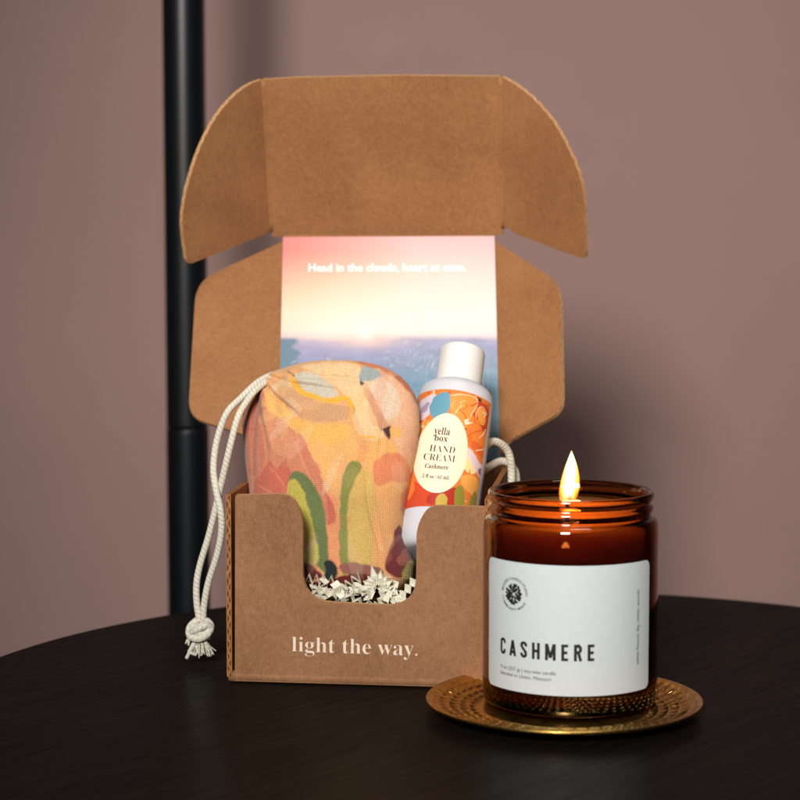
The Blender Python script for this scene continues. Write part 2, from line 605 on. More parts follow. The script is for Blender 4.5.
# floor of the box, back, sides
panel('bottom_panel', [bx(0.0003, .0045, .004), bx(W - .0003, .0045, .004), bx(W - .0003, D, .004), bx(.0003, D, .004)], Z, T, M['kraft_in'], M['kraft_out'], box)
panel('back_panel', [bx(T + .0002, D - T, .0042), bx(W - T - .0002, D - T, .0042), bx(W - T - .0002, D - T, HB), bx(T + .0002, D - T, HB)], NF, T, M['kraft_in'], M['kraft_out'], box)
rs = 0.0008
panel('side_panel', [bx(T, 0, .003), bx(T, 0, HB), bx(T, D, HB), bx(T, D, .003)], U, T, M['kraft_in'], M['kraft_out'], box, 'flute_open')
panel('side_panel', [bx(W - T, .0, .003), bx(W - T, .0, HB), bx(W - T, D, HB), bx(W - T, D, .003)], -U, T, M['kraft_in'], M['kraft_out'], box, 'flute_open')
# rounded bottom fold along the front
fold = [bx(0.0006, 0.0028, 0.0028), bx(W - .0006, 0.0028, 0.0028)]
V, Fc, UV = tube_data([fold[0].lerp(fold[1], i / 20) for i in range(21)], 0.0027, 16)
mk('bottom_fold', V, Fc, M['kraft_out'], box, smooth=True)

# front panel with the scooped notch
front_px = round_poly([(234.8, 681), (235.2, 495), (291, 494), (303, 516), (302.5, 601), (416, 607), (416.5, 527), (428, 505.5), (487, 507), (487.5, 688)],
                      [0, 2, 14, 12, 30, 32, 18, 12, 2, 0], 8)
FP = FL + Vd * 0.0006
front = panel('front_panel', [hit(x, y, FP, NF) for x, y in front_px], NF, 0.0035, M['kraft_out'], M['kraft_in'], box)
# inner liner of the rolled-over front
lin_px = round_poly([(240, 678), (240, 499), (287, 498), (299.5, 517), (299, 604.5), (419.5, 610.5), (420, 528), (431, 509.5), (483, 511), (484, 684)],
                    [0, 2, 14, 12, 30, 32, 18, 12, 2, 0], 8)
IP = FP + Vd * 0.0044
panel('front_liner', [hit(x, y, IP, NF) for x, y in lin_px], NF, 0.0025, M['kraft_in'], M['kraft_in'], box)

# printed line on the front
vs, fs = fit_text(serif('light the way.'), 1.0, offset=-0.0105, res=4)
tw = hit(417.5, 655.5, FP, NF) - hit(292, 651.0, FP, NF)
to = hit(292, 651.3, FP, NF) + NF * 0.00025
tx = tw.normalized()
tx = (tx - NF * tx.dot(NF)).normalized()
ty = NF.cross(tx)
if ty.z < 0:
    ty = -ty
mk('lettering', [to + tx * (x * tw.length) + ty * (y * tw.length * 0.985) for x, y in vs], fs, M['ink_cream'], front)

# lid: leaning back from the hinge, and a little skewed on its crease
HL, HR = bx(0.0008, D, HB), bx(W - 0.0052, D, HB)
HM = (HL + HR) / 2
th, kx = math.radians(25), 0.0
for _ in range(400):
    LW = (Z * math.cos(th) + (Vd + U * kx) * math.sin(th)).normalized()
    px_, py_ = proj(HM + LW * D)
    th += (235.0 - py_) * 0.0004
    kx += (388.8 - px_) * 0.002
LN = U.cross(LW).normalized()
if LN.dot(NF) < 0:
    LN = -LN
print('LID tilt', math.degrees(th), kx, [proj(HL + LW * D), proj(HR + LW * D), proj(HL), proj(HR)])
lid = panel('lid', [HL, HR, HR + LW * D, HL + LW * D], LN, T, M['kraft_in'], M['kraft_out'], box)

def on_line(p, d, py):
    """Point of the line p + t d that shows at image height py."""
    lo, hi = -0.3, 0.5
    up = proj(p + d * hi)[1] < proj(p + d * lo)[1]
    for _ in range(60):
        m = (lo + hi) / 2
        if (proj(p + d * m)[1] > py) == up:
            lo = m
        else:
            hi = m
    return p + d * lo

def flap(name, hinge_p, hinge_d, out_dir, face_n, ang, px, hinge_ys, radii, parent):
    """A flap folded by ang towards the viewer about the hinge line; px is its free outline."""
    o = (out_dir - hinge_d * out_dir.dot(hinge_d)).normalized()
    o = o * math.cos(ang) + face_n * math.sin(ang)
    n = o.cross(hinge_d).normalized()
    if n.dot(face_n) < 0:
        n = -n
    a, b = on_line(hinge_p, hinge_d, hinge_ys[0]), on_line(hinge_p, hinge_d, hinge_ys[1])
    pa, pb = proj(a), proj(b)
    out = round_poly([pa] + px + [pb], [0] + radii + [0], 7)
    return panel(name, [hit(x, y, hinge_p, n) for x, y in out], n, T, M['kraft_in'], M['kraft_out'], parent)

flap('lid_flap', HL + LN * .0003, LW, -U, LN, math.radians(10), [(196, 281), (188, 417), (240, 433)], (241, 452), [22, 18, 4], box)
flap('lid_flap', HR + LN * .0003, LW, U, LN, math.radians(30), [(560, 283), (562.5, 411), (508, 441)], (241, 452), [20, 14, 3], box)

# tuck panel and its two ears
FC = HM + LW * (D + 0.0004)
PHI = math.radians(17)
TW = Z * math.cos(PHI) - Vd * math.sin(PHI)
TN = (NF * math.cos(PHI) - Z * math.sin(PHI))
TN = (TN - TW * TN.dot(TW)).normalized()
if TN.dot(NF) < 0:
    TN = -TN
tq = [(271.5, 236.5), (262.5, 79.5), (300, 77.5), (400, 75.5), (500, 76.5), (503, 235)]
tuck = panel('tuck_flap', [hit(x, y, FC, TN) for x, y in tq], TN, T, M['kraft_in'], M['kraft_out'], box)
def ear(px, hp0, hp1, out, ang):
    a, b = hit(*hp0, FC, TN), hit(*hp1, FC, TN)
    h = (a - b).normalized()
    o = (out - h * out.dot(h)).normalized()
    o = (o - TN * o.dot(TN)).normalized()
    o = o * math.cos(ang) + TN * math.sin(ang)
    n = o.cross(h).normalized()
    if n.dot(TN) < 0:
        n = -n
    cv = [(v.x, v.y) for v in catmull([(x, y, 0) for x, y in px[0]], 8)]
    pts = [proj(a)] + cv + px[1] + [proj(b)]
    k = [b.lerp(a, i / 16) - TN * 0.0009 for i in range(17)]
    V, Fc, UV = tube_data(k, 0.0014, 12)
    crease = mk('fold_crease', V, Fc, M['kraft_in'], tuck, smooth=True)
    return panel('tuck_ear', [hit(x, y, a, n) - TN * 0.0005 for x, y in pts], n, T, M['kraft_in'], M['kraft_out'], box)
ear(([(258, 81), (247, 86), (232, 98), (215, 119), (200, 148), (189, 181), (183.5, 207), (182.5, 228), (186.5, 260)], [(188.5, 263.5), (192, 263.5), (264, 235), (269, 231)]),
    (262.3, 79.7), (271.3, 232), -U, math.radians(50))
ear(([(505, 79), (517, 86), (535, 101), (555, 125), (570, 153), (579, 175), (583.5, 198), (585, 225), (585.5, 253)], [(584.5, 258), (580, 258.5), (515, 234), (508, 228.5)]),
    (500.2, 76.8), (503, 228.5), U, math.radians(33))

# ================================================================== POSTCARD
CP = (HL + HR) / 2 + LN * 0.0012
def card_pt(px, py, off=0.0):
    return hit(px, py, CP + LN * off, LN)
c_tl, c_tr = card_pt(283.0, 237), card_pt(494.5, 236)
cu = (c_tr - c_tl).normalized()
cw = c_tr - c_tl
CL = 0.128
nu, nv = 330, 360
gx, gy = np.meshgrid(np.linspace(0, 1, nu), np.linspace(0, 1, nv))
verts, PX, PY = [], np.zeros((nv, nu)), np.zeros((nv, nu))
for j in range(nv):
    for i in range(nu):
        p = c_tl + cw * gx[j, i] - LW * (CL * gy[j, i])
        verts.append(p)
        PX[j, i], PY[j, i] = proj(p)
sky_rows = [(236, [(238, 138, 132), (246, 172, 164), (248, 196, 194), (246, 198, 200)]),
            (252, [(240, 140, 132), (246, 176, 160), (250, 206, 200), (248, 206, 206)]),
            (270, [(247, 172, 150), (250, 200, 172), (252, 222, 206), (250, 220, 214)]),
            (292, [(252, 208, 172), (254, 228, 196), (254, 236, 218), (252, 232, 224)]),
            (315, [(254, 230, 198), (255, 244, 220), (255, 246, 232), (253, 240, 232)]),
            (330, [(252, 226, 206), (255, 250, 232), (255, 244, 232), (250, 232, 228)]),
            (340, [(236, 200, 204), (250, 226, 214), (242, 218, 218), (238, 216, 222)])]
xs4 = [282, 345, 415, 495]
ys = np.array([r[0] for r in sky_rows], float)
tab = np.array([[lin(c) for c in r[1]] for r in sky_rows])
def bil(px, py):
    yi = np.clip(np.searchsorted(ys, py) - 1, 0, len(ys) - 2)
    ty_ = np.clip((py - ys[yi]) / (ys[yi + 1] - ys[yi]), 0, 1)
    xi = np.clip(np.searchsorted(np.array(xs4), px) - 1, 0, 2)
    xa = np.array(xs4, float)
    tx_ = np.clip((px - xa[xi]) / (xa[xi + 1] - xa[xi]), 0, 1)
    a = tab[yi, xi] * (1 - tx_)[..., None] + tab[yi, xi + 1] * tx_[..., None]
    b_ = tab[yi + 1, xi] * (1 - tx_)[..., None] + tab[yi + 1, xi + 1] * tx_[..., None]
    return a * (1 - ty_)[..., None] + b_ * ty_[..., None]
col = bil(PX, PY)
hillrows = [(338, (204, 186, 206), (178, 174, 206)), (350, (172, 166, 204), (158, 166, 200)), (366, (148, 156, 194), (140, 162, 188)),
            (385, (120, 150, 186), (112, 158, 182)), (420, (96, 130, 150), (90, 128, 150)), (470, (60, 86, 92), (60, 86, 92))]
hy = np.array([r[0] for r in hillrows], float)
hl = np.array([lin(r[1]) for r in hillrows])
hr = np.array([lin(r[2]) for r in hillrows])
hcolL = np.stack([np.interp(PY, hy, hl[:, k]) for k in range(3)], -1)
hcolR = np.stack([np.interp(PY, hy, hr[:, k]) for k in range(3)], -1)
tt = np.clip((PX - 330) / 120, 0, 1)[..., None]
hcol = hcolL * (1 - tt) + hcolR * tt
nz = np.array([noise.noise(Vector((x * 0.06, y * 0.16, 3.0))) for x, y in zip(PX.ravel(), PY.ravel())]).reshape(PX.shape)
nz2 = np.array([noise.noise(Vector((x * 0.3, y * 0.35, 8.0))) for x, y in zip(PX.ravel(), PY.ravel())]).reshape(PX.shape)
hcol = hcol * (1 + 0.14 * nz + 0.08 * nz2)[..., None]
rim = 338.5 + 1.5 * np.sin((PX - 300) / 26.0) - 1.6 * np.clip((PX - 440) / 40, 0, 1) + 1.2 * nz
mask = np.clip((PY - rim) / 5.5 + 0.5, 0, 1)[..., None]
col = col * (1 - mask) + hcol * mask
glow = np.exp(-(((PX - 366) / 30) ** 2 + ((PY - 340) / 8) ** 2))[..., None]
col = col * (1 - glow * .8) + np.array(lin((255, 214, 196))) * glow * .8
sun = np.exp(-(((PX - 365) / 9) ** 2 + ((PY - 331) / 8) ** 2))[..., None]
col = col * (1 - sun) + np.array(lin((255, 253, 240))) * sun
tree = np.clip((300 - PX + 6 * nz) / 5, 0, 1) * np.clip((PY - 337) / 3, 0, 1)
col = col * (1 - tree[..., None]) + np.array(lin((112, 144, 164))) * tree[..., None]
fl = []
rr = random.Random(5)
for k in range(26):
    x, y = 384 + rr.random() * 36, 343 + rr.random() * 28
    q = rr.uniform(-.9, .9)
    fl.append(('s', (214, 218, 228), [(x, y), (x + 1.6 * math.cos(q), y + 1.6 * math.sin(q)), (x + 3.4 * math.cos(q), y + 3.4 * math.sin(q) + rr.uniform(-1, 1))], rr.uniform(0.5, 1.5)))
for k in range(9):
    x, y = 424 + rr.random() * 10, 352 + rr.random() * 20
    fl.append(('s', (206, 214, 218), [(x, y), (x + 1 + rr.random() * 1.5, y - 2.5 - rr.random() * 2)], 1.0 + rr.random() * 0.8))
for k in range(22):
    x, y = 400 + rr.random() * 90, 368 + rr.random() * 40
    fl.append(('s', (160, 186, 194), [(x, y), (x + 1.5, y - 4 - rr.random() * 3)], 0.8 + rr.random() * 0.7))
fl += [('s', (232, 220, 226), [(327, 358), (331, 362)], 2.0), ('s', (230, 222, 230), [(292, 363), (296, 361)], 1.6)]
for k in range(14):
    x, y = rr.uniform(425, 494), rr.uniform(352, 372)
    fl.append(('s', (196, 206, 214), [(x, y + 34), (x + rr.uniform(-2, 2), y + 16), (x + rr.uniform(-4, 4), y)], rr.uniform(.5, .9)))
stk = [(423, 338), (421, 326), (419, 318), (422, 309)]
fl += [('s', (222, 210, 190), stk, 0.6)]
for k in range(9):
    q = 309 + k * 3.2
    fl.append(('s', (214, 200, 176), [(421 - 1.2 * math.sin(k * .8), q + 1), (421 + (2.2 if k % 2 else -2.2) - 1.2 * math.sin(k * .8), q - 1.4)], 1.0))
for kind, c, pts, w_ in fl:
    m = stroke_mask(PX, PY, pts, w_)
    col[m] = np.array(lin(c)) * 0.38 + col[m] * 0.62
k0 = len(verts)
allv = verts + [v - LN * 0.0004 for v in verts]
Fc = [tuple(reversed(f)) for f in grid_faces(nv, nu)]
Fc += [tuple(k0 + i for i in f) for f in grid_faces(nv, nu)]
card = thing('postcard', 'sunset postcard with white lettering leaning on the lid inside the box', 'postcard', tuple(c_tl + cw * .5 - LW * CL))
pcol = np.clip(col, 0, 1).reshape(-1, 3)
pcol = np.clip((pcol * 0.88 + 0.12 * pcol.mean(axis=1, keepdims=True)) * 0.745, 0, 1)
cp = mk('printed_sheet', allv, Fc, M['card'], card, colors=np.vstack([pcol, np.full_like(pcol, 0.8)]), smooth=False)
vs, fs = fit_text('Head in the clouds, heart at ease.', 1.0, offset=0.018, res=2, spacing=1.02)
a0, a1 = card_pt(308.5, 271.5, .0003), card_pt(466, 271.0, .0003)
te = (a1 - a0)
mk('lettering', [a0 + te * x + LW * (y * te.length * 1.12) for x, y in vs], fs, M['ink_white'], cp)

# ================================================================== POUCH
BETA = math.radians(13)
PC = hit(332, 555, FL + Vd * 0.041, Vd)
PU = (Z * math.cos(BETA) + Vd * math.sin(BETA))
PN = NF * math.cos(BETA) + Z * math.sin(BETA)
rows = [(361, 326, 352), (362, 313, 362), (364, 300, 373), (367, 288, 383), (371, 276, 392), (377, 264, 401.5), (385, 255.5, 409), (395, 249, 415),
        (409, 244.5, 419), (426, 243, 419.5), (446, 245, 416.5), (466, 247, 413), (486, 250, 410), (512, 253, 405.5), (536, 257, 404), (550, 259, 409),
        (564, 261, 415), (580, 266, 413), (590, 276, 402), (595, 294, 382), (596, 312, 358)]
ry = np.array([r[0] for r in rows], float)
rl = np.array([r[1] for r in rows], float)
rr_ = np.array([r[2] for r in rows], float)
NR, NCOL = 420, 520
tv = (1 - np.cos(np.linspace(0, 1, NR) * PI)) / 2
tv = 0.35 * tv + 0.65 * np.linspace(0, 1, NR)
tv = (tv - tv[0]) / (tv[-1] - tv[0])
pys = 361 + tv * 235
verts, PXs, PYs, UVs = [], [], [], []
ang = np.concatenate([np.linspace(0, PI, 400, endpoint=False), np.linspace(PI, 2 * PI, 120, endpoint=False)])
e0 = hit(300, 470, PC, PN); e1 = hit(301, 470, PC, PN)
PXM = (e1 - e0).length
for r, py in enumerate(pys):
    xl, xr = np.interp(py, ry, rl), np.interp(py, ry, rr_)
    xc, hw = (xl + xr) / 2, (xr - xl) / 2
    k = (py - 361) / 235.0
    tz = 0.021 * (max(0, 1 - abs(2 * k - 1.12) ** 3.2 / 1.12 ** 3.2)) ** 0.5 * (0.75 + 0.35 * k) + 0.0012
    for a in ang:
        ca, sa = math.cos(a), math.sin(a)
        x = xc - hw * math.copysign(abs(ca) ** 0.8, ca)
        q = hit(x, py, PC, PN)
        dep = tz * math.copysign(abs(sa) ** 0.72, sa)
        if sa > 0:
            f = sa ** 0.6
            # crease down the left seam and gathered folds towards the cord
            c1 = 259 + 6 * max(0, (400 - py) / 30) + 2 * math.sin(py * 0.05)
            dep -= 0.0042 * math.exp(-((x - c1) / 3.2) ** 2) * math.exp(-((py - 400) / 38) ** 2) * f
            dep += 0.0020 * math.exp(-((x - c1 - 9) / 6.0) ** 2) * math.exp(-((py - 398) / 36) ** 2) * f
            d2 = math.hypot(x - 262, py - 374)
            fa = math.atan2(py - 374, x - 262)
            dep += 0.0014 * math.sin(fa * 9 + 1.0) * math.exp(-(d2 / 38) ** 2) * f
            dep += 0.0026 * noise.noise(Vector((x * 0.020, py * 0.014, 1.3))) * f
            dep += 0.0006 * math.sin((x - 262) * 0.42 + py * .02) * math.exp(-((py - 372) / 16) ** 2) * f
            for (ux, uy, vx, vy, dd) in ((264, 380, 305, 425, .0016), (263, 384, 272, 460, .0016), (270, 378, 345, 398, .0013), (262, 392, 256, 500, .0012), (395, 400, 380, 470, .0010), (300, 470, 290, 560, .0010), (372, 480, 384, 560, .0011)):
                lx, ly = vx - ux, vy - uy
                tt_ = ((x - ux) * lx + (py - uy) * ly) / (lx * lx + ly * ly)
                if -.1 < tt_ < 1.1:
                    dd_ = ((x - ux) * ly - (py - uy) * lx) / math.hypot(lx, ly) + 2.0 * math.sin(tt_ * 5)
                    dep -= dd * (math.exp(-(dd_ / 2.2) ** 2) - 0.7 * math.exp(-((dd_ - 4.5) / 3.2) ** 2)) * math.sin(PI * min(1, max(0, (tt_ + .1) / 1.2))) * f
            dep += 0.0013 * noise.noise(Vector((x * 0.05, py * 0.03, 5.3))) * f
            dep -= 0.0016 * math.exp(-((py - 386 - (x - 262) * 0.03 + 8 * math.cos((x - 330) / 40)) / 2.6) ** 2) * f * max(0, 1 - abs(x - 335) / 75)
        verts.append(q + PN * dep)
        qx_, qy_ = proj(verts[-1]) if sa > 0 else (x, py)
        PXs.append(qx_); PYs.append(qy_)
        UVs.append(((x - 330) * PXM + (0 if sa >= 0 else 0.2), (py - 470) * PXM))
PXs, PYs = np.array(PXs), np.array(PYs)
Z8 = lambda pts: [(230 + x / 4.0, 350 + y / 4.0) for x, y in pts]
Z6 = lambda pts: [(280 + x / 3.636, 480 + y / 3.636) for x, y in pts]
L = [
    ('p', (214, 138, 104), Z8([(30, 140), (120, 130), (150, 220), (240, 300), (330, 420), (400, 600), (410, 900), (30, 900)])),
    ('p', (200, 124, 98), Z8([(30, 200), (125, 130), (140, 220), (120, 300), (150, 420), (110, 520), (60, 480)])),
    ('p', (226, 152, 112), Z8([(120, 270), (190, 240), (260, 340), (270, 440), (200, 430), (150, 370)])),
    ('q', (204, 108, 88), Z8([(80, 640), (100, 520), (118, 498), (160, 438), (185, 478), (226, 428), (244, 490), (300, 520), (300, 700), (80, 700)])),
    ('q', (214, 132, 102), Z8([(270, 330), (300, 350), (330, 460), (350, 450), (372, 540), (400, 600), (430, 690), (385, 700), (330, 560), (280, 430)])),
    ('p', (246, 184, 112), Z8([(250, 280), (330, 330), (430, 360), (600, 330), (700, 420), (600, 470), (560, 480), (500, 440), (450, 480), (430, 560), (400, 550), (360, 470), (340, 450), (300, 360)])),
    ('p', (246, 188, 100), Z8([(140, 190), (170, 140), (220, 240), (320, 300), (470, 290), (500, 330), (430, 380), (320, 370), (240, 300), (190, 265), (145, 240)])),
    ('p', (232, 200, 156), Z8([(150, 170), (190, 120), (250, 110), (240, 160), (190, 170)])),
    ('p', (216, 166, 120), Z8([(186, 140), (240, 140), (330, 205), (440, 215), (505, 235), (470, 280), (350, 292), (260, 255), (200, 200)])),
    ('p', (214, 206, 186), Z8([(255, 90), (330, 84), (400, 130), (450, 190), (390, 200), (310, 170), (270, 130)])),
    ('p', (247, 208, 156), Z8([(250, 60), (510, 40), (560, 130), (625, 250), (655, 320), (580, 370), (510, 350), (480, 310), (500, 220), (440, 160), (340, 85)])),
    ('p', (240, 188, 150), Z8([(560, 60), (700, 90), (760, 200), (750, 420), (700, 490), (670, 390), (635, 300), (560, 170)])),
    ('p', (232, 208, 182), Z8([(530, 130), (600, 100), (655, 140), (690, 210), (665, 270), (630, 290), (580, 210)])),
    ('s', (250, 186, 62), Z8([(245, 118), (275, 160), (335, 188), (400, 202), (450, 192), (480, 206), (492, 246)]), 4.6),
    ('s', (250, 186, 62), Z8([(485, 210), (492, 300), (520, 345), (580, 350)]), 2.2),
    ('p', (168, 178, 178), Z8([(505, 130), (530, 60), (560, 60), (615, 105), (570, 122)])),
    ('p', (218, 126, 74), Z8([(470, 40), (560, 45), (660, 72), (740, 130), (775, 200), (745, 200), (690, 130), (620, 84), (540, 62)])),
    ('p', (196, 110, 70), Z8([(640, 90), (720, 120), (780, 200), (765, 250), (735, 190), (690, 140)])),
    ('q', (216, 164, 128), Z8([(525, 142), (545, 135), (642, 318), (622, 345), (600, 310)])),
    ('q', (86, 56, 50), Z8([(607, 318), (645, 304), (648, 318), (632, 356)])),
    ('q', (48, 58, 66), Z8([(518, 118), (540, 136), (522, 142)])),
    ('s', (84, 58, 44), Z8([(232, 82), (250, 95), (257, 108)]), 1.2),
    ('s', (110, 76, 44), Z8([(492, 222), (500, 240), (492, 258)]), 1.2),
    ('p', (250, 190, 110), Z8([(640, 300), (690, 315), (690, 345), (640, 350)])),
    ('p', (244, 178, 112), Z8([(560, 540), (640, 500), (720, 520), (700, 640), (680, 720), (640, 900), (540, 900), (570, 600)])),
    ('p', (228, 142, 100), Z8([(565, 450), (640, 405), (700, 420), (730, 490), (710, 540), (640, 520), (580, 560)])),
    ('p', (228, 142, 98), Z8([(690, 560), (720, 540), (700, 680), (680, 640)])),
    ('q', (242, 160, 112), Z8([(395, 560), (430, 590), (446, 900), (395, 900), (386, 690)])),
    ('q', (206, 112, 90), Z8([(385, 560), (420, 640), (425, 690), (390, 700)])),
    ('p', (222, 184, 104), Z8([(480, 520), (530, 470), (580, 500), (578, 700), (566, 900), (460, 900), (464, 660)])),
    ('p', (146, 148, 78), Z8([(438, 620), (448, 510), (470, 450), (505, 436), (532, 458), (515, 495), (486, 545), (472, 610), (466, 700), (480, 900), (436, 900)])),
    ('p', (112, 126, 78), Z8([(226, 530), (240, 490), (290, 484), (340, 540), (374, 610), (388, 720), (396, 860), (380, 900), (340, 860), (310, 650), (270, 560), (240, 520)])),
    ('p', (196, 182, 84), Z8([(226, 540), (245, 512), (278, 528), (303, 590), (328, 680), (360, 830), (352, 860), (290, 860), (292, 690), (246, 610), (226, 590)])),
    ('p', (112, 44, 44), Z6([(60, 285), (100, 300), (140, 330), (160, 360), (60, 370)])),
    ('p', (44, 52, 50), Z6([(158, 300), (186, 285), (206, 310), (212, 345), (190, 370), (150, 360), (168, 330)])),
    ('p', (124, 52, 52), Z6([(428, 150), (452, 190), (450, 240), (510, 300), (470, 330), (440, 370), (370, 320), (405, 240)])),
    ('p', (186, 168, 88), Z6([(440, 340), (470, 290), (520, 280), (520, 380), (450, 380)])),
    ('p', (156, 100, 88), Z6([(200, 310), (260, 296), (375, 320), (380, 352), (250, 350)])),
    ('p', (108, 38, 32), Z6([(215, 350), (300, 335), (350, 360), (420, 380), (420, 440), (60, 440), (60, 372), (160, 366)])),
    ('s', (232, 162, 122), Z8([(270, 330), (275, 400), (300, 470), (340, 540)]), 1.1),
    ('s', (228, 150, 114), Z8([(160, 470), (190, 500), (215, 540)]), 0.9),
    ('s', (228, 150, 114), Z8([(115, 545), (150, 560), (200, 590)]), 0.9),
    ('s', (208, 96, 70), Z8([(55, 320), (80, 316), (105, 322)]), 1.0),
]
wx = np.array([noise.noise(Vector((x * .12, y * .12, 2.))) for x, y in zip(PXs, PYs)])
wy = np.array([noise.noise(Vector((x * .12, y * .12, 7.))) for x, y in zip(PXs, PYs)])
pc = sum(paint(PXs + wx * 1.6 + jx, PYs + wy * 1.6 + jy, (240, 178, 118), L) for jx, jy in ((0, 0), (.9, .2), (-.9, -.2), (.2, .9), (-.2, -.9), (.6, -.7), (-.6, .7))) / 7
wash = np.array([noise.noise(Vector((x * .03, y * .05, 12.))) for x, y in zip(PXs, PYs)])
rp = random.Random(17)
for k in range(46):
    cx_, cy_ = rp.uniform(255, 415), rp.uniform(372, 560)
    a_ = rp.uniform(-.5, 1.2) + PI / 2
    L_, w_ = rp.uniform(10, 26), rp.uniform(3, 8)
    qx = (PXs - cx_) * math.cos(a_) + (PYs - cy_) * math.sin(a_)
    qy = -(PXs - cx_) * math.sin(a_) + (PYs - cy_) * math.cos(a_)
    wob = np.array(wx) * 2.5
    m = np.clip((1 - np.sqrt((qx / L_) ** 2 + ((qy + wob) / w_) ** 2)) * 7, 0, 1)[:, None] * rp.uniform(.12, .34)
    c_ = np.array(lin(rp.choice([(250, 212, 166), (228, 152, 116), (248, 196, 130), (236, 170, 132), (246, 216, 184), (214, 136, 104)])))
    green = (pc[:, 1] > pc[:, 0] * 0.85)[:, None]
    m = np.where(green, m * .25, m)
    pc = pc * (1 - m) + c_ * m
pc = pc * (1 + 0.07 * wash)[:, None]
pc = np.clip((pc * 0.97 + 0.03 * pc.mean(axis=1, keepdims=True)) * 0.80, 0, 1)
pouch = thing('drawstring_pouch', 'small cotton drawstring pouch with an orange, pink and green leaf print sitting in the box', 'pouch', tuple(bx(.045, .05, .01)))
fcs = grid_faces(NR, len(ang), True)
fcs.append(tuple(reversed(range(len(ang)))))
fcs.append(tuple(range((NR - 1) * len(ang), NR * len(ang))))
mk('fabric_bag', verts, fcs, M['pouch'], pouch, smooth=True, uvs=UVs, colors=pc)

# drawstring on the left, over the edge of the box, ending in a knot and a frayed tassel
def vplane(px, py, v):
    return hit(px, py, FL + Vd * v, Vd)
def cord_pts(seq):
    return catmull([vplane(x, y, v) for x, y, v in seq], 10)
CR = 0.00158
KN = (200.5, 629)
s1 = cord_pts([(284, 373, .064), (272, 375, .058), (257, 383, .048), (241, 398, .040), (229, 410, .034), (222, 424, .033), (216, 445, .032), (213.5, 470, .030), (216.5, 492, .028), (220.5, 510, .027), (221.5, 530, .028), (217, 555, .030), (208.5, 582, .032), (204, 606, .033), (203, 622, .034)])
s2 = cord_pts([(286, 376, .060), (272, 379, .054), (256, 390, .043), (244.5, 405, .035), (237, 420, .029), (228, 455, .028), (219, 494, .031), (209, 535, .033), (200, 565, .034), (196.5, 585, .034), (197, 605, .034), (200, 622, .034)])
ds = mk('drawstring', *[None, None][:0], *merge([tube_data(s1, CR, 14), tube_data(s2, CR, 14)])[:2], M['cord'], pouch, smooth=True,
        uvs=merge([tube_data(s1, CR, 14), tube_data(s2, CR, 14)])[2])
kc = vplane(KN[0], KN[1], .034)
SX = 0.90 / F
def kp(dx, dy, dv):
    return kc + U * (dx * SX) - Z * (dy * SX) + Vd * (dv * SX)
kn = catmull([kp(-3, -9, 2), kp(-10, -2, -3), kp(-9, 6, -7), kp(0, 8, -9), kp(9, 3, -8), kp(11, -4, -3), kp(5, -8, 2), kp(-3, -6, 5), kp(-8, 1, 6), kp(-4, 8, 3), kp(5, 7, 1), kp(9, 0, 4), kp(3, -5, 7)], 10)
kn2 = catmull([kp(-9, 3, -6), kp(-2, -2, -11), kp(7, -6, -9), kp(11, -2, -3), kp(6, 4, 3)], 10)
kn3 = catmull([kp(-8, -4, -4), kp(-2, 1, -8), kp(5, 6, -7), kp(9, 6, -2)], 8)
kv, kf, ku = merge([tube_data(kn3, 0.0021, 14), tube_data(kn, 0.0021, 14), tube_data(kn2, 0.0020, 14)])
mk('knot', kv, kf, M['cord'], pouch, smooth=True, uvs=ku)
strands = []
rt = random.Random(11)
for i in range(80):
    x0 = -6 + 12 * (i / 79.0) + rt.uniform(-1, 1)
    x1 = -11 + 26 * (i / 79.0) + rt.uniform(-2.5, 2.5)
    y1 = 28 + rt.uniform(-4, 2) - (4 if i < 5 else 0)
    dv = rt.uniform(-5, 5)
    pts = catmull([kp(x0 * .6, 5, dv * .5), kp(x0, 11, dv), kp((x0 + x1) / 2 + rt.uniform(-1.5, 1.5), 19, dv * 1.4), kp(x1, y1, dv * 2)], 5)
    pts = [Vector((p.x, p.y, max(p.z, 0.0008))) for p in pts]
    strands.append(tube_data(pts, lambda t_: 0.00044 * (1.05 - 0.4 * t_), 6))
for x0, x1, y1 in ((-9, -13, 9), (-10, -15, 15), (-9, -14, 12), (-10, -12, 17)):
    strands.append(tube_data(catmull([kp(-5, 4, -4), kp(x0, 7, -6), kp(x1, y1, -6)], 5), 0.00055, 6))
strands.append(tube_data(catmull([kp(-5, 8, -3), kp(-6, 16, -6), kp(-10, 23, -7), kp(-14, 31, -7)], 6), 0.0009, 8))
strands.append(tube_data(catmull([kp(-6, 16, -4), kp(-2, 21, -7), kp(-4, 26, -7), kp(-9, 25, -7)], 6), 0.0007, 8))
sv, sf, su = merge(strands)
mk('tassel', sv, sf, M['cord'], pouch, smooth=True, uvs=su)
# the other end: two strands looping over the right side of the box behind the bottle
r1 = [(486, 446, .085), (492, 441.5, .088), (500, 443.5, .092), (507, 450, .096), (510.5, 460, .098), (511.5, 473, .10), (511, 500, .10), (512, 540, .10)]
r2 = [(484, 470, .095), (498, 462, .105), (507, 462, .108), (513, 468, .110), (516, 476, .110), (516.5, 500, .110), (515, 540, .110)]
p1 = catmull([vplane(*q) for q in r1], 10)
p2 = catmull([vplane(*q) for q in r2], 10)
v_, f_, u_ = merge([tube_data(p1, 0.0019, 14), tube_data(p2, 0.0019, 14)])
mk('drawstring', v_, f_, M['cord'], pouch, smooth=True, uvs=u_)

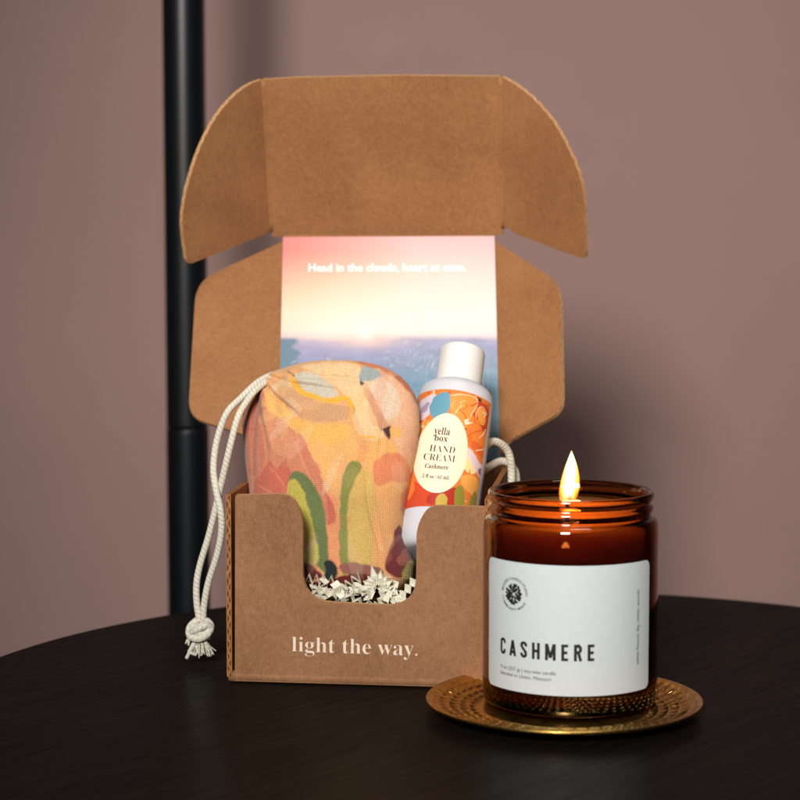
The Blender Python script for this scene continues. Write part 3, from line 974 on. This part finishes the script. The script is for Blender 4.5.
# ================================================================== HAND CREAM BOTTLE
BT = vplane(463.3, 350, .097)
BB = vplane(433.0, 556, .044)
AX = (BT - BB).normalized()
BL = (BT - BB).length
RB = 38.6 / F * 0.985
RCAP = 22.9 / F * 1.0
print('BOTTLE', BL, RB, RCAP, BB)
bottle = thing('hand_cream_bottle', 'white capped hand cream bottle with an orange floral print leaning in the box', 'bottle', tuple(BB))
ref = (NF - AX * NF.dot(AX)).normalized()
hs = BL - 0.0205                       # cap base
body = fine_profile([(0, 0), (RB * .55, 0), (RB * .86, 0.0002), (RB * .985, 0.0035), (RB, 0.010), (RB, 0.012)]) + \
       fine_profile([(RB, 0.013), (RB, hs - 0.017), (RB, hs - 0.0085), (RB * .95, hs - 0.0035), (RB * .80, hs - 0.001), (RCAP * 1.02, hs), (RCAP * .9, hs + .0005), (0, hs + 0.0006)])
V, Fc = lathe(body, BB, AX, 128, ref)
mk('bottle_body', V, Fc, M['bottle'], bottle, smooth=True)
capp = fine_profile([(0, hs + .0007), (RCAP * .97, hs + .0007), (RCAP, hs + .0014), (RCAP, hs + .003)]) + \
       fine_profile([(RCAP, hs + .004), (RCAP * .985, BL - .004), (RCAP * .975, BL - .0012), (RCAP * .9, BL - .0001), (RCAP * .6, BL), (0, BL)])
V, Fc = lathe(capp, BB, AX, 128, ref)
mk('cap', V, Fc, M['white'], bottle, smooth=True)
# printed wrap, a thin sleeve with a gap at the back
RW = RB + 0.00015
e1 = ref
e2 = AX.cross(e1)
NA, NH = 420, 330
h0, h1 = 0.0175, hs - 0.0095
a0_, a1_ = math.radians(-165), math.radians(68)
if (e2.dot(U)) < 0:
    a0_, a1_ = -a1_, -a0_
verts, PXb, PYb = [], [], []
for j in range(NH):
    h = h0 + (h1 - h0) * j / (NH - 1)
    for i in range(NA):
        a = a0_ + (a1_ - a0_) * i / (NA - 1)
        p = BB + AX * h + (e1 * math.cos(a) + e2 * math.sin(a)) * RW
        verts.append(p)
        x, y = proj(p)
        if math.cos(a) < 0:
            x = 840 - x
        PXb.append(x); PYb.append(y)
PXb, PYb = np.array(PXb), np.array(PYb)
Z3 = lambda pts: [(400 + x / 4.44, 380 + y / 4.44) for x, y in pts]
LB = [
    ('p', (198, 62, 26), Z3([(60, 180), (90, 90), (120, 100), (100, 190), (60, 330), (40, 420)])),
    ('p', (246, 166, 72), Z3([(70, 210), (125, 160), (135, 200), (95, 270), (60, 360), (50, 300)])),
    ('s', (180, 70, 30), Z3([(125, 170), (100, 210), (75, 280)]), 0.8),
    ('p', (220, 206, 218), Z3([(65, 130), (105, 75), (175, 55), (130, 120), (140, 150), (85, 190)])),
    ('p', (170, 150, 180), Z3([(85, 140), (120, 95), (135, 100), (110, 150)])),
    ('p', (98, 160, 184), Z3([(135, 160), (128, 115), (160, 62), (222, 48), (226, 115), (205, 160), (165, 190)])),
    ('p', (90, 50, 60), Z3([(330, 70), (365, 85), (360, 110), (330, 100)])),
    ('p', (206, 66, 22), Z3([(325, 85), (360, 95), (400, 125), (395, 260), (340, 200), (320, 140)])),
    ('p', (248, 150, 52), Z3([(222, 66), (280, 60), (335, 72), (345, 110), (310, 170), (330, 230), (280, 215), (255, 170), (222, 150)])),
    ('s', (252, 196, 140), Z3([(226, 68), (280, 64), (335, 78), (342, 112), (312, 165)]), 1.3),
    ('p', (250, 160, 60), Z3([(335, 130), (360, 115), (385, 150), (375, 210), (350, 190)])),
    ('s', (252, 190, 130), Z3([(335, 180), (340, 140), (365, 118), (385, 150)]), 1.0),
    ('p', (244, 132, 36), Z3([(290, 190), (340, 160), (360, 210), (390, 260), (390, 330), (330, 270), (305, 240)])),
    ('s', (214, 80, 26), Z3([(300, 250), (330, 235), (372, 220)]), 1.0),
    ('s', (214, 80, 26), Z3([(262, 130), (285, 150), (300, 190)]), 0.9),
    ('p', (246, 226, 204), Z3([(285, 175), (310, 170), (300, 190), (330, 185), (300, 200), (285, 196)])),
    ('p', (232, 104, 28), Z3([(318, 262), (360, 290), (392, 330), (392, 380), (345, 330), (312, 300)])),
    ('p', (228, 210, 222), Z3([(300, 290), (330, 325), (355, 370), (390, 410), (370, 470), (335, 400), (300, 340)])),
    ('p', (252, 226, 158), Z3([(296, 320), (325, 350), (345, 400), (330, 420), (290, 410), (285, 370)])),
    ('p', (150, 110, 140), Z3([(350, 385), (372, 410), (365, 440), (345, 415)])),
    ('p', (250, 170, 70), Z3([(270, 420), (340, 420), (365, 500), (330, 520), (270, 470)])),
    ('p', (244, 140, 40), Z3([(350, 430), (395, 430), (395, 560), (350, 540)])),
    ('p', (216, 72, 26), Z3([(10, 470), (60, 440), (130, 500), (170, 500), (150, 580), (0, 600)])),
    ('p', (240, 126, 40), Z3([(20, 430), (50, 420), (70, 480), (40, 540), (15, 520)])),
    ('p', (190, 44, 22), Z3([(120, 505), (190, 490), (260, 470), (290, 490), (270, 560), (120, 560)])),
    ('p', (206, 170, 56), Z3([(155, 570), (160, 515), (190, 500), (212, 520), (210, 570)])),
    ('p', (152, 142, 46), Z3([(240, 580), (240, 490), (262, 462), (286, 482), (288, 580)])),
    ('p', (150, 140, 52), Z3([(300, 590), (312, 520), (340, 484), (340, 520), (330, 590)])),
]
rb = random.Random(9)
LV = []
for k in range(90):
    x, y = rb.uniform(402, 494), rb.uniform(394, 506)
    a = rb.uniform(-1.9, -.2)
    L_ = rb.uniform(4, 11)
    c_ = rb.choice([(252, 196, 128), (210, 76, 26), (250, 168, 70), (226, 104, 30), (252, 220, 176), (196, 60, 30), (244, 140, 48)])
    bend = rb.uniform(-2.5, 2.5)
    LV.append(('s', c_, [(x, y), (x + math.cos(a) * L_ / 2 + bend, y + math.sin(a) * L_ / 2), (x + math.cos(a) * L_, y + math.sin(a) * L_)], rb.uniform(.6, 1.9)))
blue = [l for l in LB if l[1] in ((98, 160, 184), (220, 206, 218), (170, 150, 180), (228, 210, 222), (152, 142, 46), (150, 140, 52), (206, 170, 56))]
LB = LB[:19] + LV + blue + LB[19:]
wx = np.array([noise.noise(Vector((x * .2, y * .2, 2.))) for x, y in zip(PXb, PYb)])
wy = np.array([noise.noise(Vector((x * .2, y * .2, 7.))) for x, y in zip(PXb, PYb)])
bc = sum(paint(PXb + wx * .8 + jx, PYb + wy * .8 + jy, (238, 126, 36), LB) for jx, jy in ((.25, .1), (-.25, -.1), (.1, -.25), (-.1, .25))) / 4
bc = (bc * 0.92 + 0.08 * bc.mean(axis=1, keepdims=True)) * 0.82
ff = grid_faces(NH, NA)
wrap = mk('printed_wrap', verts, ff, M['wrap'], bottle, smooth=True, colors=bc)
# cream oval with the writing
RO = RB + 0.00035
oc, osz, otilt = (441.3, 453.0), (26.3, 40.5), math.radians(13)
ov, rings, segs = [], 14, 72
def opx(a, s):
    x, y = math.cos(a) * osz[0], math.sin(a) * osz[1]
    x *= 1 + 0.09 * (y / osz[1])
    x, y = x * s, y * s
    return oc[0] + x * math.cos(otilt) - y * math.sin(otilt), oc[1] + x * math.sin(otilt) + y * math.cos(otilt)
for r in range(rings):
    s = max(r / (rings - 1), 0.001)
    for k in range(segs):
        ov.append(hit_cyl(*opx(2 * PI * k / segs, s), BB, AX, RO))
oval = mk('oval_label', ov, grid_faces(rings, segs, True), M['oval'], bottle, smooth=True)
def bottle_text(s, cx, cy, w, h, mat, **kw):
    vs, fs = fit_text(s, w, h, **kw)
    tl = math.radians(5.0)
    out = []
    for x, y in vs:
        x -= w / 2
        X = cx + x * math.cos(tl) + y * math.sin(tl) * 2.2
        Y = cy + x * math.sin(tl) - y
        out.append(hit_cyl(X, Y, BB, AX, RO + 0.00015))
    return out, fs
def join_text(parts):
    V, Fc = [], []
    for v, f in parts:
        o = len(V)
        V += v
        Fc += [tuple(i + o for i in q) for q in f]
    return V, Fc
tp = [bottle_text(serif('yella'), 441.6, 434.6, 16.0, 7.4, None, offset=0.0),
      bottle_text(serif('box'), 440.6, 441.2, 13.5, 6.4, None, offset=0.0),
      bottle_text(serif('HAND'), 441.8, 452.2, 25.5, 6.6, None, offset=-0.012),
      bottle_text(serif('CREAM'), 438.8, 460.8, 31.5, 6.6, None, offset=-0.012),
      bottle_text(serif('Cashmere'), 436.3, 468.6, 23.5, 4.4, None, offset=0.0, shear=0.25),
      bottle_text(serif('2 fl oz / 60 mL'), 435.7, 478.4, 27.5, 3.6, None, offset=0.0)]
V, Fc = join_text(tp)
mk('lettering', V, Fc, M['ink_brown'], oval)

# ================================================================== CRINKLE PAPER (filling)
rc = random.Random(3)
parts = []
def strip(c, d, nrm, n, seg, w, amp):
    d = d.normalized()
    nrm = (nrm - d * nrm.dot(d)).normalized()
    s = d.cross(nrm)
    V, UV = [], []
    for i in range(n + 1):
        p = c + d * ((i - n / 2) * seg) + nrm * (amp if i % 2 else -amp)
        for q in (-1, 1):
            V.append(p + s * (w / 2 * q)); UV.append((0, 0))
    Fc = [(2 * i, 2 * i + 1, 2 * i + 3, 2 * i + 2) for i in range(n)]
    V2 = V + [v + nrm * 0.00035 for v in V]
    k = len(V)
    Fc2 = [tuple(reversed(f)) for f in Fc] + [tuple(k + i for i in f) for f in Fc]
    for i in range(n):
        Fc2 += [(2 * i, 2 * i + 2, k + 2 * i + 2, k + 2 * i), (2 * i + 1, k + 2 * i + 1, k + 2 * i + 3, 2 * i + 3)]
    return V2, Fc2, UV * 2
zt = hit(360, 596, FL + Vd * .012, Vd).z
for i in range(110):
    u = rc.uniform(.012, W - .012)
    v = rc.uniform(.010, .055)
    z = zt - 0.013 + rc.uniform(-.008, .003)
    d = Vector((rc.uniform(-1, 1), rc.uniform(-1, 1), rc.uniform(-.3, .3)))
    nn = Vector((rc.uniform(-.6, .6), rc.uniform(-.8, .3), 1))
    parts.append(strip(bx(u, v, z), d, nn, rc.randint(7, 13), rc.uniform(.0016, .0021), rc.uniform(.0024, .0036), rc.uniform(.0011, .0017)))
for i in range(20):                          # the ones that show in the notch
    px_, py_ = rc.uniform(306, 412), rc.uniform(587, 603)
    c = hit(px_, py_, FL + Vd * rc.uniform(.0095, .016), Vd)
    d = Vector((rc.uniform(-1, 1), rc.uniform(-.4, .4), rc.uniform(-.6, .6)))
    nn = Vector((rc.uniform(-.8, .8), rc.uniform(-.9, .1), .8))
    parts.append(strip(c, d, nn, rc.randint(5, 10), rc.uniform(.0016, .0021), rc.uniform(.0026, .0038), rc.uniform(.0013, .0018)))
cz = hit(320, 580, FL + Vd * .011, Vd)
parts.append(strip(cz, U + Z * -.05, Z + NF * .2, 8, .0017, .0025, .0024))
cz = hit(350, 584, FL + Vd * .012, Vd)
parts.append(strip(cz, U * .8 + Z * .6, Z - U * .4, 7, .0018, .003, .0024))
cz = hit(340, 592, FL + Vd * .010, Vd)
parts.append(strip(cz, U * .3 - Z * .5, Z * .3 + U * .4 + NF, 4, .0026, .004, .0012))
rosc = hit(378, 589, FL + Vd * .012, Vd)
for k in range(12):
    a = math.radians(-35 + k * 23)
    dr = U * math.cos(a) + Z * math.sin(a) + NF * .25
    L_ = (0.0112 if 60 < math.degrees(a) < 125 else 0.0084) * (1 + .12 * math.sin(k * 2.3))
    base_ = rosc + dr.normalized() * 0.0015
    sd = dr.cross(NF).normalized()
    hw_ = 0.0018
    tip = rosc + dr.normalized() * L_
    mid1, mid2 = base_.lerp(tip, .45) + sd * hw_, base_.lerp(tip, .45) - sd * hw_
    e_ = NF * 0.0012
    q = [base_ , mid1 + e_, tip, mid2 + e_]
    ridge = base_.lerp(tip, .5) - NF * 0.0006
    Vq = q + [ridge] + [p - NF * .0007 for p in q]
    Fq = [(0, 1, 4), (1, 2, 4), (2, 3, 4), (3, 0, 4), (5, 6, 1, 0), (6, 7, 2, 1), (7, 8, 3, 2), (8, 5, 0, 3), (8, 7, 6, 5)]
    parts.append((Vq, Fq, [(0, 0)] * 9))
v_, f_, u_ = merge(parts)
v_ = [Vector((p.x, p.y, max(p.z, .006))) for p in v_]
shred = mk('crinkle_paper', v_, f_, M['shred'])
shred['kind'] = 'stuff'
shred['label'] = 'white crinkle cut paper filling in the bottom of the box'

# ================================================================== PLATE
JD = 0.871
PCx = hit(563.8, 705, (0, JD, 0), Vector((0, 1, 0))).x
PD = 0.8606
pc0 = Vector((PCx * PD / JD, PD, 0))
PRAD = 139.8 / F * 0.860
plate = thing('brass_plate', 'small round hammered gold metal plate under the burning candle', 'plate', tuple(pc0))
NRg, NAg = 120, 720
verts = []
def plate_z(r):
    s = r / PRAD
    return 0.0024 + 0.0042 * max(0, (s - 0.62) / 0.38) ** 1.6
cells = 11
for j in range(NRg):
    s = j / (NRg - 1)
    r = PRAD * (0.0005 + 0.9995 * s)
    rowf = s * 13
    row = int(rowf)
    cnt = max(10, int(2 * PI * (row + .5) / 13 * PRAD / 0.0058))
    for i in range(NAg):
        a = 2 * PI * i / NAg
        cf = (a / (2 * PI) * cnt + 0.5 * (row % 2)) % 1.0
        rf = rowf - row
        hcell = (4 * rf * (1 - rf)) ** 0.6 * (4 * cf * (1 - cf)) ** 0.45
        fade = min(1, max(0, (s - 0.60) / 0.05)) * min(1, max(0, (0.965 - s) / 0.04))
        tilt = (rf - .5) * 0.0007
        z = plate_z(r) + (-0.0011 * hcell + tilt) * fade
        verts.append(pc0 + Vector((math.cos(a) * r, math.sin(a) * r, z)))
topn = len(verts)
und = [(PRAD * 1.004, plate_z(PRAD) - 0.0003), (PRAD * 1.003, plate_z(PRAD) - 0.0011), (PRAD * .99, plate_z(PRAD) - 0.0015), (PRAD * .8, plate_z(PRAD * .8) - .0014), (PRAD * .62, 0.0008), (PRAD * .5, .0006), (0.0005, .0006)]
for r, z in und:
    for i in range(NAg):
        a = 2 * PI * i / NAg
        verts.append(pc0 + Vector((math.cos(a) * r, math.sin(a) * r, z)))
fcs = grid_faces(NRg + len(und), NAg, True)
mk('dish', verts, fcs, M['gold'], plate, smooth=True)

# ================================================================== CANDLE
JX = hit(570.2, 600, (0, JD, 0), Vector((0, 1, 0))).x
JZ = 0.0030
JC = Vector((JX, JD, JZ))
RJ = 87.4 / F * (JD * math.cos(PITCH) + .1 * math.sin(PITCH)) * 1.006
RL = 83.2 / F * JD
TOPZ = 0.0915
K = 0.0020
candle = thing('scented_candle', 'lit candle in an amber glass jar with a pale label on the gold plate', 'candle', tuple(JC))
g = RJ / 0.0372
outer = fine_profile([(0, .0018), (.024 * g, .0018), (.0300 * g, .0002), (.0345 * g, 0), (.0366 * g, .0008), (RJ, .0036), (RJ, .012)]) + \
        fine_profile([(RJ, .0685), (RJ, .0735 + K), (RJ * .992, .0765 + K), (RJ * .965, .0782 + K), (RL * .985, .0787 + K), (RL * .972, .0797 + K), (RL * .985, .0806 + K), (RL, .0818 + K), (RL, .0832 + K), (RL * .975, .0842 + K),
                      (RL * .972, .0851 + K), (RL * .99, .0858 + K), (RL * 1.008, .0870 + K), (RL * 1.006, .0888 + K), (RL * .985, TOPZ + .0002), (RL * .955, TOPZ), (RL * .925, TOPZ - .0006), (RL * .905, TOPZ - .003), (RL * .90, .0835 + K), (RL * .90, .078)]) + \
        fine_profile([(RJ * .90, .072), (RJ * .905, .068), (RJ * .912, .0056), (RJ * .89, .0034), (RJ * .7, .0028), (0, .0028)])
V, Fc = lathe(outer, JC, seg=160)
jar = mk('glass_jar', V, Fc, M['glass'], candle, smooth=True)
WZ = 0.0772
wr = RL * .90 - .0003
wax = fine_profile([(0, .0031), (RJ * .69, .0031), (RJ * .875, .0038), (RJ * .899, .0064), (RJ * .896, .02), (RJ * .896, .064), (RJ * .893, .068), (wr, .072), (wr, WZ - .001), (wr, WZ + .0004), (wr * .97, WZ), (wr * .5, WZ - .0004), (0, WZ - .0004)])
V, Fc = lathe(wax, JC, seg=120)
mk('wax', V, Fc, M['wax'], candle, smooth=True)
wkb = JC + Vector((-0.0015, 0, WZ - .002))
v_, f_, u_ = tube_data(catmull([wkb, wkb + Vector((-.0002, 0, .005)), wkb + Vector((.0002, 0, .0105)), wkb + Vector((.0012, 0, .0140))], 6), 0.0009, 10)
mk('wick', v_, f_, M['wick'], candle, smooth=True)
# flame
fb = hit(567.0, 503, JC, Vector((0, 1, 0)))
ft = hit(571.5, 450.0, JC, Vector((0, 1, 0)))
FL_Z0, FL_Z1 = fb.z, ft.z
fw = 9.8 / F * JD
M['flame'] = flame_mat()
prof = [(0.0, .50), (.04, .78), (.12, .93), (.22, 1.0), (.32, 1.0), (.45, .93), (.58, .79), (.72, .57), (.85, .31), (.95, .11), (1.0, .012)]
pr = catmull([(a, b, 0) for a, b in prof], 4)
V = []
sg = 40
for q in pr:
    k = q.x
    c = fb.lerp(ft, k) + Vector((0.0006 * math.sin(k * PI), 0, 0))
    for i in range(sg):
        a = 2 * PI * i / sg
        V.append(c + Vector((math.cos(a) * fw * q.y, math.sin(a) * fw * q.y * .9, 0)))
Fc = grid_faces(len(pr), sg, True)
Fc += [tuple(reversed(range(sg))), tuple(range((len(pr) - 1) * sg, len(pr) * sg))]
mk('flame', V, Fc, M['flame'], candle, smooth=True)

# label on the jar
RLb = RJ + 0.00018
def jp(ang, z, off=0.0):
    return JC + Vector((math.sin(ang) * (RLb + off), -math.cos(ang) * (RLb + off), z))
LA0, LA1, LZ0, LZ1 = math.radians(-69), math.radians(63), .0117, .0657
def pxz(px, py):
    """angle and height on the jar of a point of the picture"""
    p = hit_cyl(px, py, JC, Z, RLb)
    return math.atan2(p.x - JC.x, -(p.y - JC.y)), p.z - JC.z
for q in ((489.5, 560), (492, 688), (570, 566), (570, 697), (647, 562), (645, 690)):
    a_, z_ = pxz(*q)
    print('LBL', q, round(math.degrees(a_), 1), round(z_, 4))
LZ1 = pxz(570, 566)[1]
LZ0 = pxz(570, 696.5)[1]
LA0, LA1 = pxz(489.0, 620)[0], pxz(648.8, 620)[0]
rw, rz, cr = (LA1 - LA0) * RLb / 2, (LZ1 - LZ0) / 2, 0.0030
na, nzv = 120, 40
verts = []
for j in range(nzv):
    t_ = j / (nzv - 1)
    yv = -rz + 2 * rz * (0.5 - 0.5 * math.cos(PI * t_))
    dy = max(0, abs(yv) - (rz - cr))
    half = rw - cr + math.sqrt(max(cr * cr - dy * dy, 0))
    for i in range(na):
        xv = -half + 2 * half * i / (na - 1)
        verts.append(jp((LA0 + LA1) / 2 + xv / RLb, (LZ0 + LZ1) / 2 + yv))
nl = len(verts)
verts2 = verts + [JC + (v - JC) - Vector(((v - JC).x, (v - JC).y, 0)).normalized() * .00012 for v in verts]
fcs = grid_faces(nzv, na) + [tuple(nl + i for i in reversed(f)) for f in grid_faces(nzv, na)]
label = mk('paper_label', verts2, fcs, M['label'], candle, smooth=True)
def jar_text(s, p0, w, h, vertical=False, **kw):
    """text on the jar: starts at picture point p0, w/h are real sizes"""
    vs, fs = fit_text(s, w, h, **kw)
    a0, z0 = pxz(*p0)
    if vertical:
        return [jp(a0 - y / RLb, z0 + x, .00012) for x, y in vs], fs
    return [jp(a0 + x / RLb, z0 + y, .00012) for x, y in vs], fs
aC0, zC = pxz(500.8, 653.0)
aC1, _ = pxz(594.5, 659.5)
wC = (aC1 - aC0) * RLb
capC = pxz(500.8, 637.0)[1] - zC
def stroke2d(pts, w):
    P = [Vector(p) for p in pts]
    V = []
    for i, p in enumerate(P):
        d0 = (p - P[i - 1]).normalized() if i else (P[1] - p).normalized()
        d1 = (P[i + 1] - p).normalized() if i < len(P) - 1 else d0
        n0, n1 = Vector((-d0.y, d0.x)), Vector((-d1.y, d1.x))
        m = (n0 + n1).normalized()
        m = m * (w / 2 / max(m.dot(n0), .5))
        V += [tuple(p + m), tuple(p - m)]
    return V, [(2 * i, 2 * i + 1, 2 * i + 3, 2 * i + 2) for i in range(len(P) - 1)]
def arc(cx, cy, rx, ry, a0, a1, n=8):
    return [(cx + rx * math.cos(math.radians(a0 + (a1 - a0) * i / n)), cy + ry * math.sin(math.radians(a0 + (a1 - a0) * i / n))) for i in range(n + 1)]
# condensed capitals, one unit high, drawn as strokes of width .2
GW = .17
GL = {
    'C': (.46, [[(.375, .68)] + arc(.23, .765, .145, .15, 0, 180) + arc(.23, .235, .145, .15, 180, 360) + [(.375, .32)]]),
    'A': (.50, [[(.075, 0), (.25, .96)], [(.425, 0), (.25, .96)], [(.12, .24), (.38, .24)]]),
    'S': (.46, [[(.375, .70)] + arc(.23, .775, .145, .14, 0, 180) + [(.10, .68), (.36, .36)] + arc(.23, .225, .145, .14, 0, -180) + [(.085, .30)]]),
    'H': (.50, [[(.09, 0), (.09, 1)], [(.41, 0), (.41, 1)], [(.09, .5), (.41, .5)]]),
    'M': (.64, [[(.09, 0), (.09, 1)], [(.55, 0), (.55, 1)], [(.11, .97), (.32, .16)], [(.53, .97), (.32, .16)]]),
    'E': (.42, [[(.09, 0), (.09, 1)], [(.09, .915), (.40, .915)], [(.09, .5), (.36, .5)], [(.09, .085), (.40, .085)]]),
    'R': (.48, [[(.09, 0), (.09, 1)], [(.09, .915), (.24, .915)] + arc(.24, .72, .145, .195, 90, -90) + [(.09, .525)], [(.26, .52), (.40, 0)]]),
}
xx, GV, GF = 0.0, [], []
for ch in 'CASHMERE':
    wd, sts = GL[ch]
    for st in sts:
        v, f = stroke2d(st, GW)
        o = len(GV)
        GV += [(x + xx, y) for x, y in v]
        GF += [tuple(i + o for i in q) for q in f]
    xx += wd + .31
xx -= .31
aL, zL = pxz(500.8, 653.0)
JT = [([jp(aL + x / xx * wC / RLb, zL + y * capC * 1.02, .00012 + .0000015 * (i % 40)) for i, (x, y) in enumerate(GV)], GF)]
w1 = (pxz(556, 672)[0] - pxz(501, 667)[0]) * RLb
JT.append(jar_text('9 oz (257 g) | soy-wax candle', (501, 667.4), w1, .00150))
w2 = (pxz(551, 678)[0] - pxz(501, 673)[0]) * RLb
JT.append(jar_text('blended in Union, Missouri', (501, 673.6), w2, .00150))
hV = pxz(637.5, 590)[1] - pxz(637.5, 664.5)[1]
JV = (jar_text('white freesia, lily, violet, woods', (638.3, 664.3), hV, .00150, vertical=True, offset=0.0))
mk('lettering', *JV, M['ink_black'], label)
V, Fc = join_text(JT)
mk('lettering', V, Fc, M['ink_black'], label)
# round emblem: a disc of black leaf marks with lettering set around it
ea, ez = pxz(513.8, 594)
EP = []
re_ = random.Random(21)
def blob(cx, cy, L_, w_, rot):
    pts = []
    for k in range(12):
        t_ = 2 * PI * k / 12
        x, y = math.cos(t_) * L_, math.sin(t_) * w_ * (1 + .25 * math.cos(t_))
        pts.append((cx + x * math.cos(rot) - y * math.sin(rot), cy + x * math.sin(rot) + y * math.cos(rot)))
    return pts
def emb(pts, off=.00012):
    return [jp(ea + x / RLb, ez + y, off) for x, y in pts]
RE = .0042
n_ = 0
for ring, (cnt, rad) in enumerate(((6, .0013), (11, .0025), (17, .0036))):
    for k in range(cnt):
        a = 2 * PI * k / cnt + ring * .4 + re_.uniform(-.12, .12)
        rr2 = rad + re_.uniform(-.0002, .0002)
        pts = blob(math.cos(a) * rr2, math.sin(a) * rr2, .00092 * re_.uniform(.85, 1.15), .00060 * re_.uniform(.8, 1.25), a + re_.uniform(-.9, .9))
        EP.append((emb(pts, .00012 + .000002 * n_), [tuple(range(12))]))
        n_ += 1
def ring_text(s, a_mid, rad, span, size, flip=False):
    vs, fs = fit_text(s, 1.0, offset=0.01)
    hgt = size / .69
    sc_ = vs and 1.0
    raw, fs = text2d(s, offset=0.01)
    wid = raw[:, 0].max()
    out = []
    for x, y in raw:
        t_ = x / wid - .5
        a = a_mid - t_ * span if not flip else a_mid + t_ * span
        r_ = rad + (y * hgt if not flip else -y * hgt)
        out.append((math.cos(a) * r_, math.sin(a) * r_))
    return emb(out), fs
EP.append(ring_text('MODERN CANDLE STUDIO', math.radians(85), .0060, math.radians(175), .0011))
EP.append(ring_text('COMMUNITY MADE', math.radians(262), .0070, math.radians(140), .0010, True))
V, Fc = join_text(EP)
mk('emblem', V, Fc, M['ink_black'], label)

# ================================================================== LIGHT
world = bpy.data.worlds.new('World')
SC.world = world
world.use_nodes = True
world.node_tree.nodes['Background'].inputs[0].default_value = (0.80, 0.86, 1.0, 1)
world.node_tree.nodes['Background'].inputs[1].default_value = 0.022

def area(name, loc, target, size, power, color, sizey=None):
    l = bpy.data.lights.new(name, 'AREA')
    l.shape = 'RECTANGLE'
    l.size, l.size_y = size, sizey or size
    l.energy = power
    l.color = color
    o = bpy.data.objects.new(name, l)
    COL.objects.link(o)
    o.location = loc
    d = Vector(target) - Vector(loc)
    o.rotation_euler = d.to_track_quat('-Z', 'Y').to_euler()
    return o
kl = bpy.data.lights.new('key_lamp', 'SPOT')
kl.energy = 285
kl.color = (1.0, 0.955, 0.90)
kl.shadow_soft_size = 0.22
kl.spot_size = math.radians(33)
kl.spot_blend = 1.0
ko = bpy.data.objects.new('key_lamp', kl)
COL.objects.link(ko)
ko.location = (-0.32, -0.95, 0.95)
ko.rotation_euler = (Vector((0.05, 1.2, 0.21)) - ko.location).to_track_quat('-Z', 'Y').to_euler()
area('ceiling_lamp', (0.22, 0.72, 1.32), (0.06, 1.2, 0.2), 0.34, 4.6, (1.0, 0.93, 0.86))
pl = bpy.data.lights.new('flame_lamp', 'POINT')
pl.energy = 0.13
pl.color = (1.0, 0.55, 0.2)
pl.shadow_soft_size = 0.004
po = bpy.data.objects.new('flame_lamp', pl)
COL.objects.link(po)
po.location = fb.lerp(ft, .4) + Vector((0.0013, 0, 0))

# ================================================================== CAMERA
cam = bpy.data.cameras.new('camera')
cam.sensor_width = 36
cam.lens = 36 * F / 800
cam.clip_start, cam.clip_end = 0.01, 50
cam.dof.use_dof = True
cam.dof.focus_distance = 0.93
cam.dof.aperture_fstop = 11
co = bpy.data.objects.new('camera', cam)
COL.objects.link(co)
co.location = CAM
co.rotation_euler = (PI / 2 - PITCH, 0, 0)
SC.camera = co
SC.view_settings.view_transform = 'Standard'
SC.view_settings.look = 'None'
SC.view_settings.exposure = 0
SC.view_settings.gamma = 1
SC.cycles.use_denoising = True
SC.cycles.max_bounces = 14
SC.cycles.transmission_bounces = 14
SC.cycles.transparent_max_bounces = 12
SC.cycles.sample_clamp_indirect = 6
